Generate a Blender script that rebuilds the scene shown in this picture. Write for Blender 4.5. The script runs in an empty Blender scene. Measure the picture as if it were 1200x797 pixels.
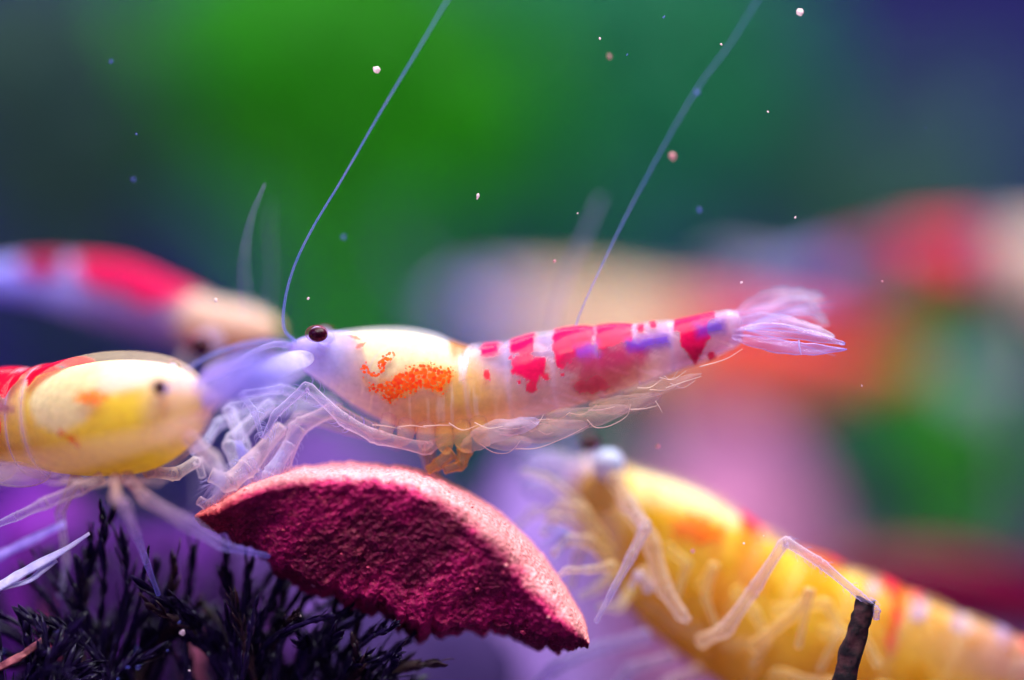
import bpy, math, random
import numpy as np
from mathutils import Vector

# ------------------------------------------------------------------ camera, world, lamps, exposure
scene = bpy.context.scene
COL = scene.collection
MM = 0.001
DIST = 128.0          # mm, camera to the plane in focus
CAM_H = 27.0          # mm, lens axis above the gravel
FRAME_W = 46.08       # mm, width of the frame in the plane in focus
PXMM = FRAME_W / 1200.0

cam_d = bpy.data.cameras.new('camera')
cam_d.lens = 100.0
cam_d.sensor_width = 36.0
cam_d.clip_start = 0.002
cam_d.clip_end = 5.0
cam_d.dof.use_dof = True
cam_d.dof.focus_distance = DIST * MM
cam_d.dof.aperture_fstop = 7.2
cam_d.dof.aperture_blades = 0
cam = bpy.data.objects.new('camera', cam_d)
COL.objects.link(cam)
cam.location = (0, -DIST * MM, CAM_H * MM)
cam.rotation_euler = (math.radians(90), 0, 0)
scene.camera = cam

world = bpy.data.worlds.new('World')
scene.world = world
world.use_nodes = True
bg = world.node_tree.nodes['Background']
bg.inputs[0].default_value = (0.36, 0.20, 0.72, 1)
bg.inputs[1].default_value = 0.135


def lamp(name, loc, target, size, power, color):
    d = bpy.data.lights.new(name, 'AREA')
    d.shape = 'RECTANGLE'
    d.size, d.size_y = size[0] * MM, size[1] * MM
    d.energy = power
    d.color = color
    o = bpy.data.objects.new(name, d)
    COL.objects.link(o)
    o.location = Vector(loc) * MM
    o.rotation_euler = (Vector(target) - Vector(loc)).to_track_quat('-Z', 'Y').to_euler()
    return o


# the tank's lamp: a white bar and a blue-violet bar above the glass
lamp('tank_lamp', (15, -14, 125), (0, -2, 20), (170, 90), 0.58, (0.97, 1.0, 0.95))
lamp('tank_lamp_violet', (-120, -60, 120), (-10, 5, 22), (90, 60), 0.125, (0.50, 0.30, 1.0))
lamp('glint_lamp', (-14, -70, 95), (0, 0, 24), (12, 12), 0.016, (1.0, 0.92, 0.98))  # small added lamp, no part of the tank, for pinpoint glints and front fill
lamp('tank_lamp_rear', (-10, 170, 190), (0, 215, 20), (220, 60), 0.30, (0.85, 0.95, 1.0))

vs = scene.view_settings
vs.view_transform = 'Standard'
vs.look = 'None'
vs.exposure = 0.12
vs.gamma = 1.0
vs.use_curve_mapping = False
scene.render.engine = 'CYCLES'
cy = scene.cycles
cy.use_denoising = True
try:
    cy.denoiser = 'OPENIMAGEDENOISE'
except Exception:
    pass
cy.max_bounces = 5
cy.diffuse_bounces = 3
cy.use_adaptive_sampling = True
cy.adaptive_threshold = 0.03
cy.adaptive_min_samples = 12
cy.transparent_max_bounces = 24
cy.sample_clamp_indirect = 4.0
cy.caustics_reflective = False
cy.caustics_refractive = False


# ------------------------------------------------------------------ small mathematics
def lin(r, g, b):
    def f(c):
        c = c / 255.0
        return c / 12.92 if c <= 0.04045 else ((c + 0.055) / 1.055) ** 2.4
    return np.array([f(r), f(g), f(b)])


def P(px, py, d=0.0):
    """a place measured on the photograph (1200 wide) at d mm behind the plane in focus, in mm"""
    s = PXMM * (DIST + d) / DIST
    return np.array([(px - 600.0) * s, d, CAM_H + (398.5 - py) * s])


def _hash(ix, iy, iz):
    with np.errstate(over='ignore'):
        h = (ix.astype(np.uint32) * np.uint32(374761393) + iy.astype(np.uint32) * np.uint32(668265263)
             + iz.astype(np.uint32) * np.uint32(2147483647))
        h = (h ^ (h >> np.uint32(13))) * np.uint32(1274126177)
        h = h ^ (h >> np.uint32(16))
    return h.astype(np.float64) / 4294967295.0 * 2 - 1


def noise(x, y, z=0.0):
    x, y, z = np.broadcast_arrays(np.asarray(x, float), np.asarray(y, float), np.asarray(z, float))
    fx, fy, fz = np.floor(x), np.floor(y), np.floor(z)
    tx, ty, tz = x - fx, y - fy, z - fz
    ix, iy, iz = fx.astype(np.int64) & 0xffff, fy.astype(np.int64) & 0xffff, fz.astype(np.int64) & 0xffff
    sx, sy, sz = tx * tx * (3 - 2 * tx), ty * ty * (3 - 2 * ty), tz * tz * (3 - 2 * tz)
    r = 0
    for a in (0, 1):
        for b in (0, 1):
            for c in (0, 1):
                w = (sx if a else 1 - sx) * (sy if b else 1 - sy) * (sz if c else 1 - sz)
                r = r + w * _hash(ix + a, iy + b, iz + c)
    return r


def fbm(x, y, z=0.0, o=4):
    r, a = 0, 1.0
    for i in range(o):
        r = r + a * noise(np.asarray(x) * 2 ** i + 17.3 * i, np.asarray(y) * 2 ** i + 5.1 * i, np.asarray(z) * 2 ** i)
        a *= 0.5
    return r


def sstep(e0, e1, x):
    t = np.clip((x - e0) / (e1 - e0), 0, 1)
    return t * t * (3 - 2 * t)


def spline(pts, n):
    """Catmull-Rom through pts (k x m), n samples"""
    p = np.asarray(pts, float)
    k = len(p)
    p = np.vstack([2 * p[0] - p[1], p, 2 * p[-1] - p[-2]])
    u = np.linspace(0, k - 1, n)
    i = np.minimum(u.astype(int), k - 2)
    t = (u - i)[:, None]
    a, b, c, d = p[i], p[i + 1], p[i + 2], p[i + 3]
    return 0.5 * (2 * b + (c - a) * t + (2 * a - 5 * b + 4 * c - d) * t ** 2 + (3 * b - a - 3 * c + d) * t ** 3)


def poly_d(px, py, pts):
    """signed distance in px to a polygon, positive inside"""
    pts = np.asarray(pts, float)
    best = np.full(px.shape, 1e9)
    inside = np.zeros(px.shape, bool)
    for i in range(len(pts)):
        a, b = pts[i], pts[(i + 1) % len(pts)]
        e = b - a
        t = np.clip(((px - a[0]) * e[0] + (py - a[1]) * e[1]) / max(e @ e, 1e-9), 0, 1)
        best = np.minimum(best, np.hypot(px - a[0] - t * e[0], py - a[1] - t * e[1]))
        cr = ((a[1] > py) != (b[1] > py)) & (px < (b[0] - a[0]) * (py - a[1]) / (b[1] - a[1] + 1e-12) + a[0])
        inside ^= cr
    return np.where(inside, best, -best)


def pm(px, py, pts, soft=2.0, rag=3.0, f=9.0):
    d = poly_d(px, py, pts) + rag * fbm(px / f, py / f, 1.7, 3)
    return sstep(-soft, soft, d)


def el(px, py, cx, cy_, rx, ry, soft=0.2, rag=0.15, f=12.0):
    r = np.hypot((px - cx) / rx, (py - cy_) / ry)
    return sstep(-soft, soft, 1 - r + rag * fbm(px / f, py / f, 4.2, 3))


# ------------------------------------------------------------------ objects and meshes
def tag(o, label, cat, group=None):
    o['label'] = label
    o['category'] = cat
    if group:
        o['group'] = group
    return o


def empty(name, loc_mm, label, cat, group=None):
    o = bpy.data.objects.new(name, None)
    COL.objects.link(o)
    o.location = Vector(loc_mm) * MM
    o.empty_display_size = 0.002
    return tag(o, label, cat, group)


ORIGIN = {}


def world_origin(o):
    v = np.zeros(3)
    while o is not None:
        v = v + np.array(o.location) / MM
        o = o.parent
    return v


class MB:
    """collects vertices (mm, world) and faces, builds ONE mesh object"""

    def __init__(self):
        self.v, self.f, self.n = [], [], 0
        self.c, self.s = [], []

    def add(self, v, f, col=None, spk=None):
        v = np.asarray(v, float).reshape(-1, 3)
        self.v.append(v)
        self.f.extend([tuple(int(i) + self.n for i in q) for q in f])
        self.c.append(col if col is not None else np.tile(np.array([1.0, 1, 1, 1]), (len(v), 1)))
        self.s.append(spk if spk is not None else np.zeros(len(v)))
        self.n += len(v)
        return self

    def grid(self, rows, closed=True, cap=True, col=None, spk=None):
        """rows: (n, m, 3); closed: every row is a ring"""
        rows = np.asarray(rows, float)
        n, m = rows.shape[:2]
        i = np.arange(n - 1)[:, None]
        j = np.arange(m if closed else m - 1)[None, :]
        j2 = (j + 1) % m
        a, b, c, d = i * m + j, i * m + j2, (i + 1) * m + j2, (i + 1) * m + j
        f = np.stack([a, b, c, d], -1).reshape(-1, 4).tolist()
        if closed and cap:
            f.append(list(range(m))[::-1])
            f.append([(n - 1) * m + k for k in range(m)])
        return self.add(rows.reshape(-1, 3), f, col, spk)

    def tube(self, pts, rad, m=8, n=None, smooth=True):
        pts = np.asarray(pts, float)
        rad = np.asarray(rad, float)
        if smooth:
            n = n or max(2, (len(pts) - 1) * 6)
            q = spline(np.column_stack([pts, rad]), n)
            pts, rad = q[:, :3], np.maximum(q[:, 3], 1e-4)
        t = np.gradient(pts, axis=0)
        t /= np.linalg.norm(t, axis=1)[:, None] + 1e-12
        ref = np.array([0.13, 0.97, 0.21])
        s = np.cross(t, ref)
        s /= np.linalg.norm(s, axis=1)[:, None] + 1e-12
        w = np.cross(t, s)
        a = np.linspace(0, 2 * np.pi, m, endpoint=False)
        rows = pts[:, None] + rad[:, None, None] * (np.cos(a)[None, :, None] * s[:, None] + np.sin(a)[None, :, None] * w[:, None])
        return self.grid(rows)

    def build(self, name, mat, parent=None, shade=True, kind=None):
        v = np.vstack(self.v)
        o0 = world_origin(parent) if parent is not None else np.zeros(3)
        own = np.zeros(3)
        if parent is None:
            own = np.array([v[:, 0].mean(), v[:, 1].mean(), v[:, 2].min()])
        me = bpy.data.meshes.new(name)
        me.from_pydata(((v - o0 - own) * MM).tolist(), [], self.f)
        me.update()
        if shade:
            me.shade_smooth()
        c = np.vstack(self.c)
        at = me.color_attributes.new('pigment', 'FLOAT_COLOR', 'POINT')
        at.data.foreach_set('color', c.astype(np.float32).ravel())
        sp = me.attributes.new('speckle', 'FLOAT', 'POINT')
        sp.data.foreach_set('value', np.concatenate(self.s).astype(np.float32))
        me.materials.append(mat)
        o = bpy.data.objects.new(name, me)
        COL.objects.link(o)
        o.parent = parent
        o.location = Vector(own) * MM
        if kind:
            o['kind'] = kind
        return o


# ------------------------------------------------------------------ materials
def nt(name):
    m = bpy.data.materials.new(name)
    m.use_nodes = True
    t = m.node_tree
    t.nodes.clear()
    out = t.nodes.new('ShaderNodeOutputMaterial')
    return m, t, out


def N(t, kind, **kw):
    n = t.nodes.new(kind)
    for k, v in kw.items():
        setattr(n, k, v)
    return n


def setin(n, **kw):
    for k, v in kw.items():
        n.inputs[k.replace('_', ' ')].default_value = v


def bump(t, scale, strength, dist=0.00005, detail=6.0):
    tc = N(t, 'ShaderNodeTexCoord')
    no = N(t, 'ShaderNodeTexNoise')
    setin(no, Scale=scale, Detail=detail)
    t.links.new(tc.outputs['Object'], no.inputs['Vector'])
    b = N(t, 'ShaderNodeBump')
    setin(b, Strength=strength, Distance=dist)
    t.links.new(no.outputs['Fac'], b.inputs['Height'])
    return no, b


def mat_tissue(name, sss=0.0, translucent=0.45, rough=0.35, gain=1.0, speck=False, clear_tint=(0.94, 0.92, 1.0), spec=0.4, edge=0.0, bump_s=0.15):
    """living tissue: pigment and opacity from the mesh, light also passes through it"""
    m, t, out = nt(name)
    L = t.links.new
    at = N(t, 'ShaderNodeAttribute', attribute_name='pigment')
    tc = N(t, 'ShaderNodeTexCoord')
    no = N(t, 'ShaderNodeTexNoise')
    setin(no, Scale=2600.0, Detail=5.0, Roughness=0.65)
    L(tc.outputs['Object'], no.inputs['Vector'])
    col = at.outputs['Color']
    alpha = at.outputs['Alpha']
    # fine mottling of the pigment
    mp = N(t, 'ShaderNodeMapRange')
    setin(mp, From_Min=0.3, From_Max=0.7, To_Min=0.82 * gain, To_Max=1.12 * gain)
    L(no.outputs['Fac'], mp.inputs['Value'])
    mul = N(t, 'ShaderNodeVectorMath', operation='SCALE')
    L(col, mul.inputs[0])
    L(mp.outputs['Result'], mul.inputs['Scale'])
    col = mul.outputs[0]
    if speck:
        sp = N(t, 'ShaderNodeAttribute', attribute_name='speckle')
        vo = N(t, 'ShaderNodeTexVoronoi', feature='F1')
        setin(vo, Scale=6200.0, Randomness=1.0)
        dn = N(t, 'ShaderNodeTexNoise')
        setin(dn, Scale=9000.0, Detail=2.0)
        L(tc.outputs['Object'], dn.inputs['Vector'])
        mixv = N(t, 'ShaderNodeMix', data_type='VECTOR')
        mixv.inputs[0].default_value = 0.00012
        ad = N(t, 'ShaderNodeVectorMath', operation='MULTIPLY_ADD')
        L(dn.outputs['Color'], ad.inputs[0])
        ad.inputs[1].default_value = (0.00010, 0.00010, 0.00010)
        L(tc.outputs['Object'], ad.inputs[2])
        L(ad.outputs[0], vo.inputs['Vector'])
        # a dot exists where distance < speckle * k
        k = N(t, 'ShaderNodeMath', operation='MULTIPLY_ADD')
        L(sp.outputs['Fac'], k.inputs[0])
        k.inputs[1].default_value = 0.72
        k.inputs[2].default_value = 0.0
        sub = N(t, 'ShaderNodeMath', operation='SUBTRACT')
        L(k.outputs[0], sub.inputs[0])
        L(vo.outputs['Distance'], sub.inputs[1])
        dot = N(t, 'ShaderNodeMapRange', interpolation_type='SMOOTHSTEP')
        setin(dot, From_Min=-0.05, From_Max=0.12)
        L(sub.outputs[0], dot.inputs['Value'])
        # dots vary from scarlet to orange
        ramp = N(t, 'ShaderNodeMix', data_type='RGBA')
        sepc = N(t, 'ShaderNodeSeparateColor')
        L(vo.outputs['Color'], sepc.inputs[0])
        L(sepc.outputs[0], ramp.inputs[0])
        ramp.inputs[6].default_value = (*lin(238, 52, 22), 1)
        ramp.inputs[7].default_value = (*lin(246, 104, 24), 1)
        mx = N(t, 'ShaderNodeMix', data_type='RGBA')
        L(dot.outputs['Result'], mx.inputs[0])
        L(col, mx.inputs[6])
        L(ramp.outputs[2], mx.inputs[7])
        col = mx.outputs[2]
        ma = N(t, 'ShaderNodeMath', operation='MAXIMUM')
        dsc = N(t, 'ShaderNodeMath', operation='MULTIPLY')
        L(dot.outputs['Result'], dsc.inputs[0])
        dsc.inputs[1].default_value = 0.95
        L(dsc.outputs[0], ma.inputs[0])
        L(alpha, ma.inputs[1])
        alpha = ma.outputs[0]
    b = N(t, 'ShaderNodeBump')
    setin(b, Strength=bump_s, Distance=0.00006)
    L(no.outputs['Fac'], b.inputs['Height'])
    pr = N(t, 'ShaderNodeBsdfPrincipled')
    setin(pr, Roughness=rough, IOR=1.4)
    pr.inputs['Specular IOR Level'].default_value = spec
    L(col, pr.inputs['Base Color'])
    L(b.outputs[0], pr.inputs['Normal'])
    if sss > 0:
        pr.inputs['Subsurface Weight'].default_value = 1.0
        pr.inputs['Subsurface Radius'].default_value = (1.0, 0.75, 0.5)
        pr.inputs['Subsurface Scale'].default_value = sss
    tr = N(t, 'ShaderNodeBsdfTranslucent')
    L(col, tr.inputs['Color'])
    mix = N(t, 'ShaderNodeMixShader')
    mix.inputs[0].default_value = translucent
    L(pr.outputs[0], mix.inputs[1])
    L(tr.outputs[0], mix.inputs[2])
    cl = N(t, 'ShaderNodeBsdfTransparent')
    cl.inputs[0].default_value = (*clear_tint, 1)
    if edge > 0:     # a thin clear wall is longer to look through at its rim
        lw = N(t, 'ShaderNodeLayerWeight')
        lw.inputs[0].default_value = 0.35
        e1 = N(t, 'ShaderNodeMath', operation='MULTIPLY_ADD', use_clamp=True)
        L(lw.outputs['Facing'], e1.inputs[0])
        e1.inputs[1].default_value = edge
        L(alpha, e1.inputs[2])
        alpha = e1.outputs[0]
    m2 = N(t, 'ShaderNodeMixShader')
    L(alpha, m2.inputs[0])
    L(cl.outputs[0], m2.inputs[1])
    L(mix.outputs[0], m2.inputs[2])
    L(m2.outputs[0], out.inputs[0])
    return m


def mat_plain(name, color, rough=0.6, color2=None, scale=600.0, bump_s=0.0, spec=0.3, translucent=0.0, alpha=1.0, edge=0.0, contrast=(0.35, 0.65), bdist=0.0001):
    m, t, out = nt(name)
    L = t.links.new
    no, b = bump(t, scale, bump_s, bdist)
    pr = N(t, 'ShaderNodeBsdfPrincipled')
    setin(pr, Roughness=rough)
    pr.inputs['Specular IOR Level'].default_value = spec
    c2 = color2 if color2 is not None else np.asarray(color) * 0.6
    mx = N(t, 'ShaderNodeMix', data_type='RGBA')
    mr = N(t, 'ShaderNodeMapRange')
    setin(mr, From_Min=contrast[0], From_Max=contrast[1])
    L(no.outputs['Fac'], mr.inputs['Value'])
    L(mr.outputs[0], mx.inputs[0])
    mx.inputs[6].default_value = (*color, 1)
    mx.inputs[7].default_value = (*c2, 1)
    L(mx.outputs[2], pr.inputs['Base Color'])
    if bump_s > 0:
        L(b.outputs[0], pr.inputs['Normal'])
    sh = pr.outputs[0]
    if translucent > 0:
        tr = N(t, 'ShaderNodeBsdfTranslucent')
        L(mx.outputs[2], tr.inputs[0])
        mi = N(t, 'ShaderNodeMixShader')
        mi.inputs[0].default_value = translucent
        L(sh, mi.inputs[1])
        L(tr.outputs[0], mi.inputs[2])
        sh = mi.outputs[0]
    if alpha < 1.0:
        cl = N(t, 'ShaderNodeBsdfTransparent')
        mi = N(t, 'ShaderNodeMixShader')
        mi.inputs[0].default_value = alpha
        if edge > 0:
            lw = N(t, 'ShaderNodeLayerWeight')
            lw.inputs[0].default_value = 0.4
            e1 = N(t, 'ShaderNodeMath', operation='MULTIPLY_ADD', use_clamp=True)
            L(lw.outputs['Facing'], e1.inputs[0])
            e1.inputs[1].default_value = edge
            e1.inputs[2].default_value = alpha
            L(e1.outputs[0], mi.inputs[0])
        L(cl.outputs[0], mi.inputs[1])
        L(sh, mi.inputs[2])
        sh = mi.outputs[0]
    L(sh, out.inputs[0])
    return m


M_SHELL = mat_tissue('shrimp_shell', translucent=0.35, rough=0.11, spec=0.2, speck=True, edge=0.10, bump_s=0.35)
M_FLESH = mat_tissue('shrimp_flesh', sss=0.0007, translucent=0.3, rough=0.5, spec=0.05)
M_LIMB = mat_tissue('shrimp_limb', translucent=0.5, rough=0.12, spec=0.45, edge=0.55, bump_s=0.5)
M_FIN = mat_tissue('shrimp_fin', translucent=0.5, rough=0.3, spec=0.12, edge=0.06, bump_s=0.3)
M_EYE = mat_plain('eye_core', lin(14, 3, 14), 0.25, lin(30, 4, 20), 3000.0, 0.1, 0.12)
M_CORNEA = mat_plain('eye_cornea', lin(190, 20, 80), 0.12, lin(120, 10, 70), 2500.0, 0.0, 0.1, 0.4, 0.04, 0.4)
M_EYE_SHEEN = mat_plain('eye_sheen', lin(240, 242, 255), 0.2, lin(190, 200, 245), 700.0, 0.0, 0.3, 0.3)  # the reflection on the cornea is put into this eye colour
M_ANT = mat_plain('antenna_shell', lin(120, 140, 235), 0.3, lin(150, 150, 240), 900.0, 0.1, 0.6, 0.5, 0.30, 0.3)
M_ANT_PALE = mat_plain('antenna_shell_pale', lin(190, 170, 235), 0.3, lin(160, 140, 220), 900.0, 0.1, 0.6, 0.5, 0.22, 0.25)
M_SETA = mat_plain('seta', lin(240, 215, 200), 0.3, lin(225, 190, 190), 900.0, 0.0, 0.6, 0.5, 0.55)
M_HAIR = mat_plain('limb_hair', lin(205, 195, 250), 0.3, lin(180, 170, 240), 900.0, 0.0, 0.6, 0.5, 0.4)


def mat_wafer():
    m, t, out = nt('fish_food_wafer')
    L = t.links.new
    at = N(t, 'ShaderNodeAttribute', attribute_name='pigment')
    tc = N(t, 'ShaderNodeTexCoord')
    n1 = N(t, 'ShaderNodeTexNoise')
    setin(n1, Scale=5200.0, Detail=8.0, Roughness=0.7)
    L(tc.outputs['Object'], n1.inputs['Vector'])
    n2 = N(t, 'ShaderNodeTexVoronoi', feature='F1')
    setin(n2, Scale=5200.0)
    L(tc.outputs['Object'], n2.inputs['Vector'])
    mr = N(t, 'ShaderNodeMapRange')
    setin(mr, From_Min=0.3, From_Max=0.7, To_Min=0.35, To_Max=1.6)
    L(n1.outputs['Fac'], mr.inputs['Value'])
    sc = N(t, 'ShaderNodeVectorMath', operation='SCALE')
    L(at.outputs['Color'], sc.inputs[0])
    L(mr.outputs[0], sc.inputs['Scale'])
    add = N(t, 'ShaderNodeMath', operation='ADD')
    L(n1.outputs['Fac'], add.inputs[0])
    L(n2.outputs['Distance'], add.inputs[1])
    b = N(t, 'ShaderNodeBump')
    setin(b, Strength=0.6, Distance=0.00012)
    L(add.outputs[0], b.inputs['Height'])
    pr = N(t, 'ShaderNodeBsdfPrincipled')
    setin(pr, Roughness=0.62)
    pr.inputs['Specular IOR Level'].default_value = 0.3
    L(sc.outputs[0], pr.inputs['Base Color'])
    L(b.outputs[0], pr.inputs['Normal'])
    L(pr.outputs[0], out.inputs[0])
    return m


M_WAFER = mat_wafer()
M_MOSS = mat_plain('dark_moss', lin(38, 22, 68), 0.35, lin(16, 10, 36), 1500.0, 0.3, 0.3, 0.2)
M_MOSS_TIP = mat_plain('brown_moss', lin(66, 40, 40), 0.5, lin(24, 16, 34), 1500.0, 0.3, 0.4, 0.15)
M_TWIG = mat_plain('twig_bark', lin(62, 30, 34), 0.8, lin(16, 8, 14), 2200.0, 0.9, 0.3, contrast=(0.4, 0.6))
M_FIBRE = mat_plain('pale_fibre', lin(244, 240, 255), 0.35, lin(205, 198, 250), 1400.0, 0.6, 0.5, 0.4)
M_FIBRE2 = mat_plain('violet_fibre', lin(165, 140, 220), 0.35, lin(120, 90, 190), 1400.0, 0.3, 0.5, 0.4)
M_SPECK = mat_plain('water_speck', lin(255, 240, 245), 0.4, lin(230, 190, 200), 3000.0, 0.4, 0.5, 0.5, 0.75)
M_SPECK_PINK = mat_plain('pink_speck', lin(240, 170, 180), 0.5, lin(200, 130, 150), 3000.0, 0.4, 0.3, 0.5, 0.5)
M_SPECK_BLUE = mat_plain('blue_speck', lin(130, 140, 250), 0.2, lin(90, 80, 230), 3000.0, 0.2, 0.6, 0.4, 0.18)


# ------------------------------------------------------------------ shrimp builder
def loft(stations, n, m, power=2.3):
    """stations: (top px, top py, bottom px, bottom py, depth mm, half width px) head-to-tail or tail-to-head"""
    q = spline(np.array(stations, float), n)
    d = q[:, 4]
    top = np.array([P(a, b, c) for a, b, c in zip(q[:, 0], q[:, 1], d)])
    bot = np.array([P(a, b, c) for a, b, c in zip(q[:, 2], q[:, 3], d)])
    cen = (top + bot) / 2
    up = (top - bot) / 2
    hh = np.linalg.norm(up, axis=1)
    upn = up / hh[:, None]
    tan = np.gradient(cen, axis=0)
    tan /= np.linalg.norm(tan, axis=1)[:, None]
    side = np.cross(tan, upn)
    side /= np.linalg.norm(side, axis=1)[:, None]
    hw = q[:, 5] * PXMM
    a = np.linspace(0, 2 * np.pi, m, endpoint=False)
    ca, sa = np.cos(a), np.sin(a)
    e = 2.0 / power
    cx = np.sign(ca) * np.abs(ca) ** e
    cz = np.sign(sa) * np.abs(sa) ** e
    return cen, up, side, hw, cx, cz, q


def body_rows(stations, n, m, scale=1.0, seg=None, power=2.2, ends=(0.0, 0.0)):
    cen, up, side, hw, cx, cz, q = loft(stations, n, m, power)
    u = np.linspace(0, 1, n)
    sc = np.full(n, scale)
    if seg:
        a = np.array([s for s in seg])
        for i in range(len(a) - 1):
            k = (u >= a[i]) & (u < a[i + 1])
            t = (u[k] - a[i]) / (a[i + 1] - a[i])
            sc[k] *= 0.965 + 0.055 * np.sin(np.pi * np.clip(t * 1.05, 0, 1)) ** 0.6 + 0.03 * t
    # close the two ends roundly
    for end, w in ((0, ends[0]), (1, ends[1])):
        if w > 0:
            t = np.clip((u if end == 0 else 1 - u) / w, 0, 1)
            sc *= np.sqrt(np.clip(1 - (1 - t) ** 2, 1e-4, 1))
    rows = cen[:, None] + sc[:, None, None] * (cz[None, :, None] * up[:, None] + cx[None, :, None] * (side * hw[:, None])[:, None])
    px = (q[:, 0] + q[:, 2])[:, None] / 2 + scale * cz[None, :] * (q[:, 0] - q[:, 2])[:, None] / 2
    py = (q[:, 1] + q[:, 3])[:, None] / 2 + scale * cz[None, :] * (q[:, 1] - q[:, 3])[:, None] / 2
    U = np.repeat(u[:, None], m, 1)
    H = np.repeat(cz[None, :], n, 0)
    return rows, px, py, U, H


class Paint:
    def __init__(self, shape, rgb, op):
        self.c = np.tile(np.array(rgb, float), (*shape, 1))
        self.a = np.full(shape, float(op))

    def over(self, mask, rgb, op=None):
        op_ = self.a if op is None else op
        na = self.a * (1 - mask) + op_ * mask
        w = (op_ * mask / np.maximum(na, 1e-4))[..., None]      # pigment weighs by how much of it there is
        self.c = self.c * (1 - w) + np.array(rgb) * w
        self.a = na
        return self

    def out(self):
        return np.concatenate([self.c, np.clip(self.a, 0, 1)[..., None]], -1).reshape(-1, 4)


def limb_col(n, c0, c1, a0, a1, power=1.0):
    t = np.linspace(0, 1, n)[:, None] ** power
    return np.concatenate([c0 * (1 - t) + c1 * t, a0 * (1 - t) + a1 * t], 1)


LAV = lin(212, 206, 254)
LAVW = lin(240, 234, 255)
BLUEV = lin(130, 120, 235)
PEACH = lin(245, 190, 130)
PEACHW = lin(250, 215, 190)


def limb(name, parent, joints, c0=PEACHW, c1=LAV, a0=0.4, a1=0.5, m=10, power=0.7, mat=None):
    """a jointed leg: joints are (px, py, depth, radius px); each segment swells a little at its ends"""
    b = MB()
    pts, rad = [], []
    j = [(P(x, y, d), r * PXMM) for x, y, d, r in joints]
    for (p0, r0), (p1, r1) in zip(j[:-1], j[1:]):
        for t, k in ((0.0, 1.0), (0.06, 1.12), (0.16, 0.98), (0.35, 0.9), (0.6, 0.9), (0.82, 0.98), (0.93, 1.12), (0.985, 0.95)):
            pts.append(p0 * (1 - t) + p1 * t)
            rad.append((r0 * (1 - t) + r1 * t) * k * 0.88)
    pts.append(j[-1][0])
    rad.append(j[-1][1] * 0.55)
    n = len(pts)
    b.tube(pts, rad, m=m, smooth=False)
    c = limb_col(n, c0, c1, a0 * 0.42, a1 * 0.42, power)
    b.c[-1] = np.repeat(c, m, 0)
    return b.build(name, mat or M_LIMB, parent)


def bristles(parent, joints, n, seed, ln=9.0):
    rng = random.Random(seed)
    out = []
    for i in range(n):
        k = rng.randrange(len(joints) - 1)
        t = rng.random()
        a, b = joints[k], joints[k + 1]
        x, y, d, r = (a[q] * (1 - t) + b[q] * t for q in range(4))
        dx, dy = b[0] - a[0], b[1] - a[1]
        L = math.hypot(dx, dy) + 1e-6
        sg = rng.choice((-1, 1))
        nx_, ny_ = -dy / L * sg, dx / L * sg
        q = rng.uniform(0.5, 1.2) * ln
        out.append([(x + nx_ * r * 0.75, y + ny_ * r * 0.75, d), (x + nx_ * (r + q * 0.5) + dx / L * q * 0.4, y + ny_ * (r + q * 0.5) + dy / L * q * 0.4, d - 0.05),
                    (x + nx_ * (r + q * 0.7) + dx / L * q, y + ny_ * (r + q * 0.7) + dy / L * q, d - 0.1)])
    return setae(parent, out, 0.45, M_HAIR, 'bristles')


def blade(name, parent, axis, width, thick=0.05, c0=LAVW, c1=LAV, a0=0.3, a1=0.3, lift=None, n=36, m=13, ribs=0.0, blunt=0.5, edge_a=0.35, mat=None, wave=0.0):
    """a flat leaf-shaped plate (tail fan, swimmeret, antennal scale): axis (px,py,d) points, width px"""
    ax = spline(np.array([P(*p) for p in axis]), n)
    tan = np.gradient(ax, axis=0)
    tan /= np.linalg.norm(tan, axis=1)[:, None]
    view = np.array(lift if lift is not None else (0.15, -0.95, 0.25))
    view = view / np.linalg.norm(view)
    s = np.cross(tan, view)
    s /= np.linalg.norm(s, axis=1)[:, None]
    nor = np.cross(s, tan)
    t = np.linspace(0, 1, n)
    prof = np.clip(np.sin(np.pi * np.clip(t, 0, 1) ** 0.75), 0, 1) ** blunt
    prof = np.maximum(prof, 0.03)
    prof[0] = max(prof[0], 0.25)
    w = width * PXMM * prof
    x = np.linspace(-1, 1, m)
    top = ax[:, None] + x[None, :, None] * (w[:, None] * s)[:, None] + (0.18 * (1 - x ** 2))[None, :, None] * (w[:, None] * nor)[:, None]
    if wave:
        ph = axis[0][0] * 0.37 + axis[-1][1] * 0.61
        top = top + (wave * PXMM * np.sin(t * 9 + ph)[:, None] * (0.4 + np.abs(x))[None, :])[..., None] * nor[:, None] + (0.5 * wave * PXMM * noise(t * 14, ph)[:, None] * x[None, :])[..., None] * s[:, None]
    if ribs:
        top = top + (ribs * np.cos(x * 9))[None, :, None] * nor[:, None]
    th = thick * np.sqrt(np.clip(1 - x ** 2, 0.02, 1))
    up_ = top + th[None, :, None] * nor[:, None] * 0.5
    dn = top - th[None, :, None] * nor[:, None] * 0.5
    rows = np.concatenate([up_, dn[:, ::-1]], 1)
    b = MB()
    tt = np.repeat(t[:, None], 2 * m, 1)
    xx = np.abs(np.concatenate([x, x[::-1]]))[None, :].repeat(n, 0)
    col = c0[None, None] * (1 - tt[..., None]) + c1[None, None] * tt[..., None]
    al = 0.5 * (a0 * (1 - tt) + a1 * tt) + 0.8 * edge_a * (sstep(0.8, 1.0, xx) + 0.6 * sstep(0.93, 1.0, tt)) + 0.06 * noise(xx * 9, tt * 2)
    b.grid(rows, col=np.concatenate([col, np.clip(al, 0, 1)[..., None]], -1).reshape(-1, 4))
    return b.build(name, mat or M_LIMB, parent)


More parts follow.
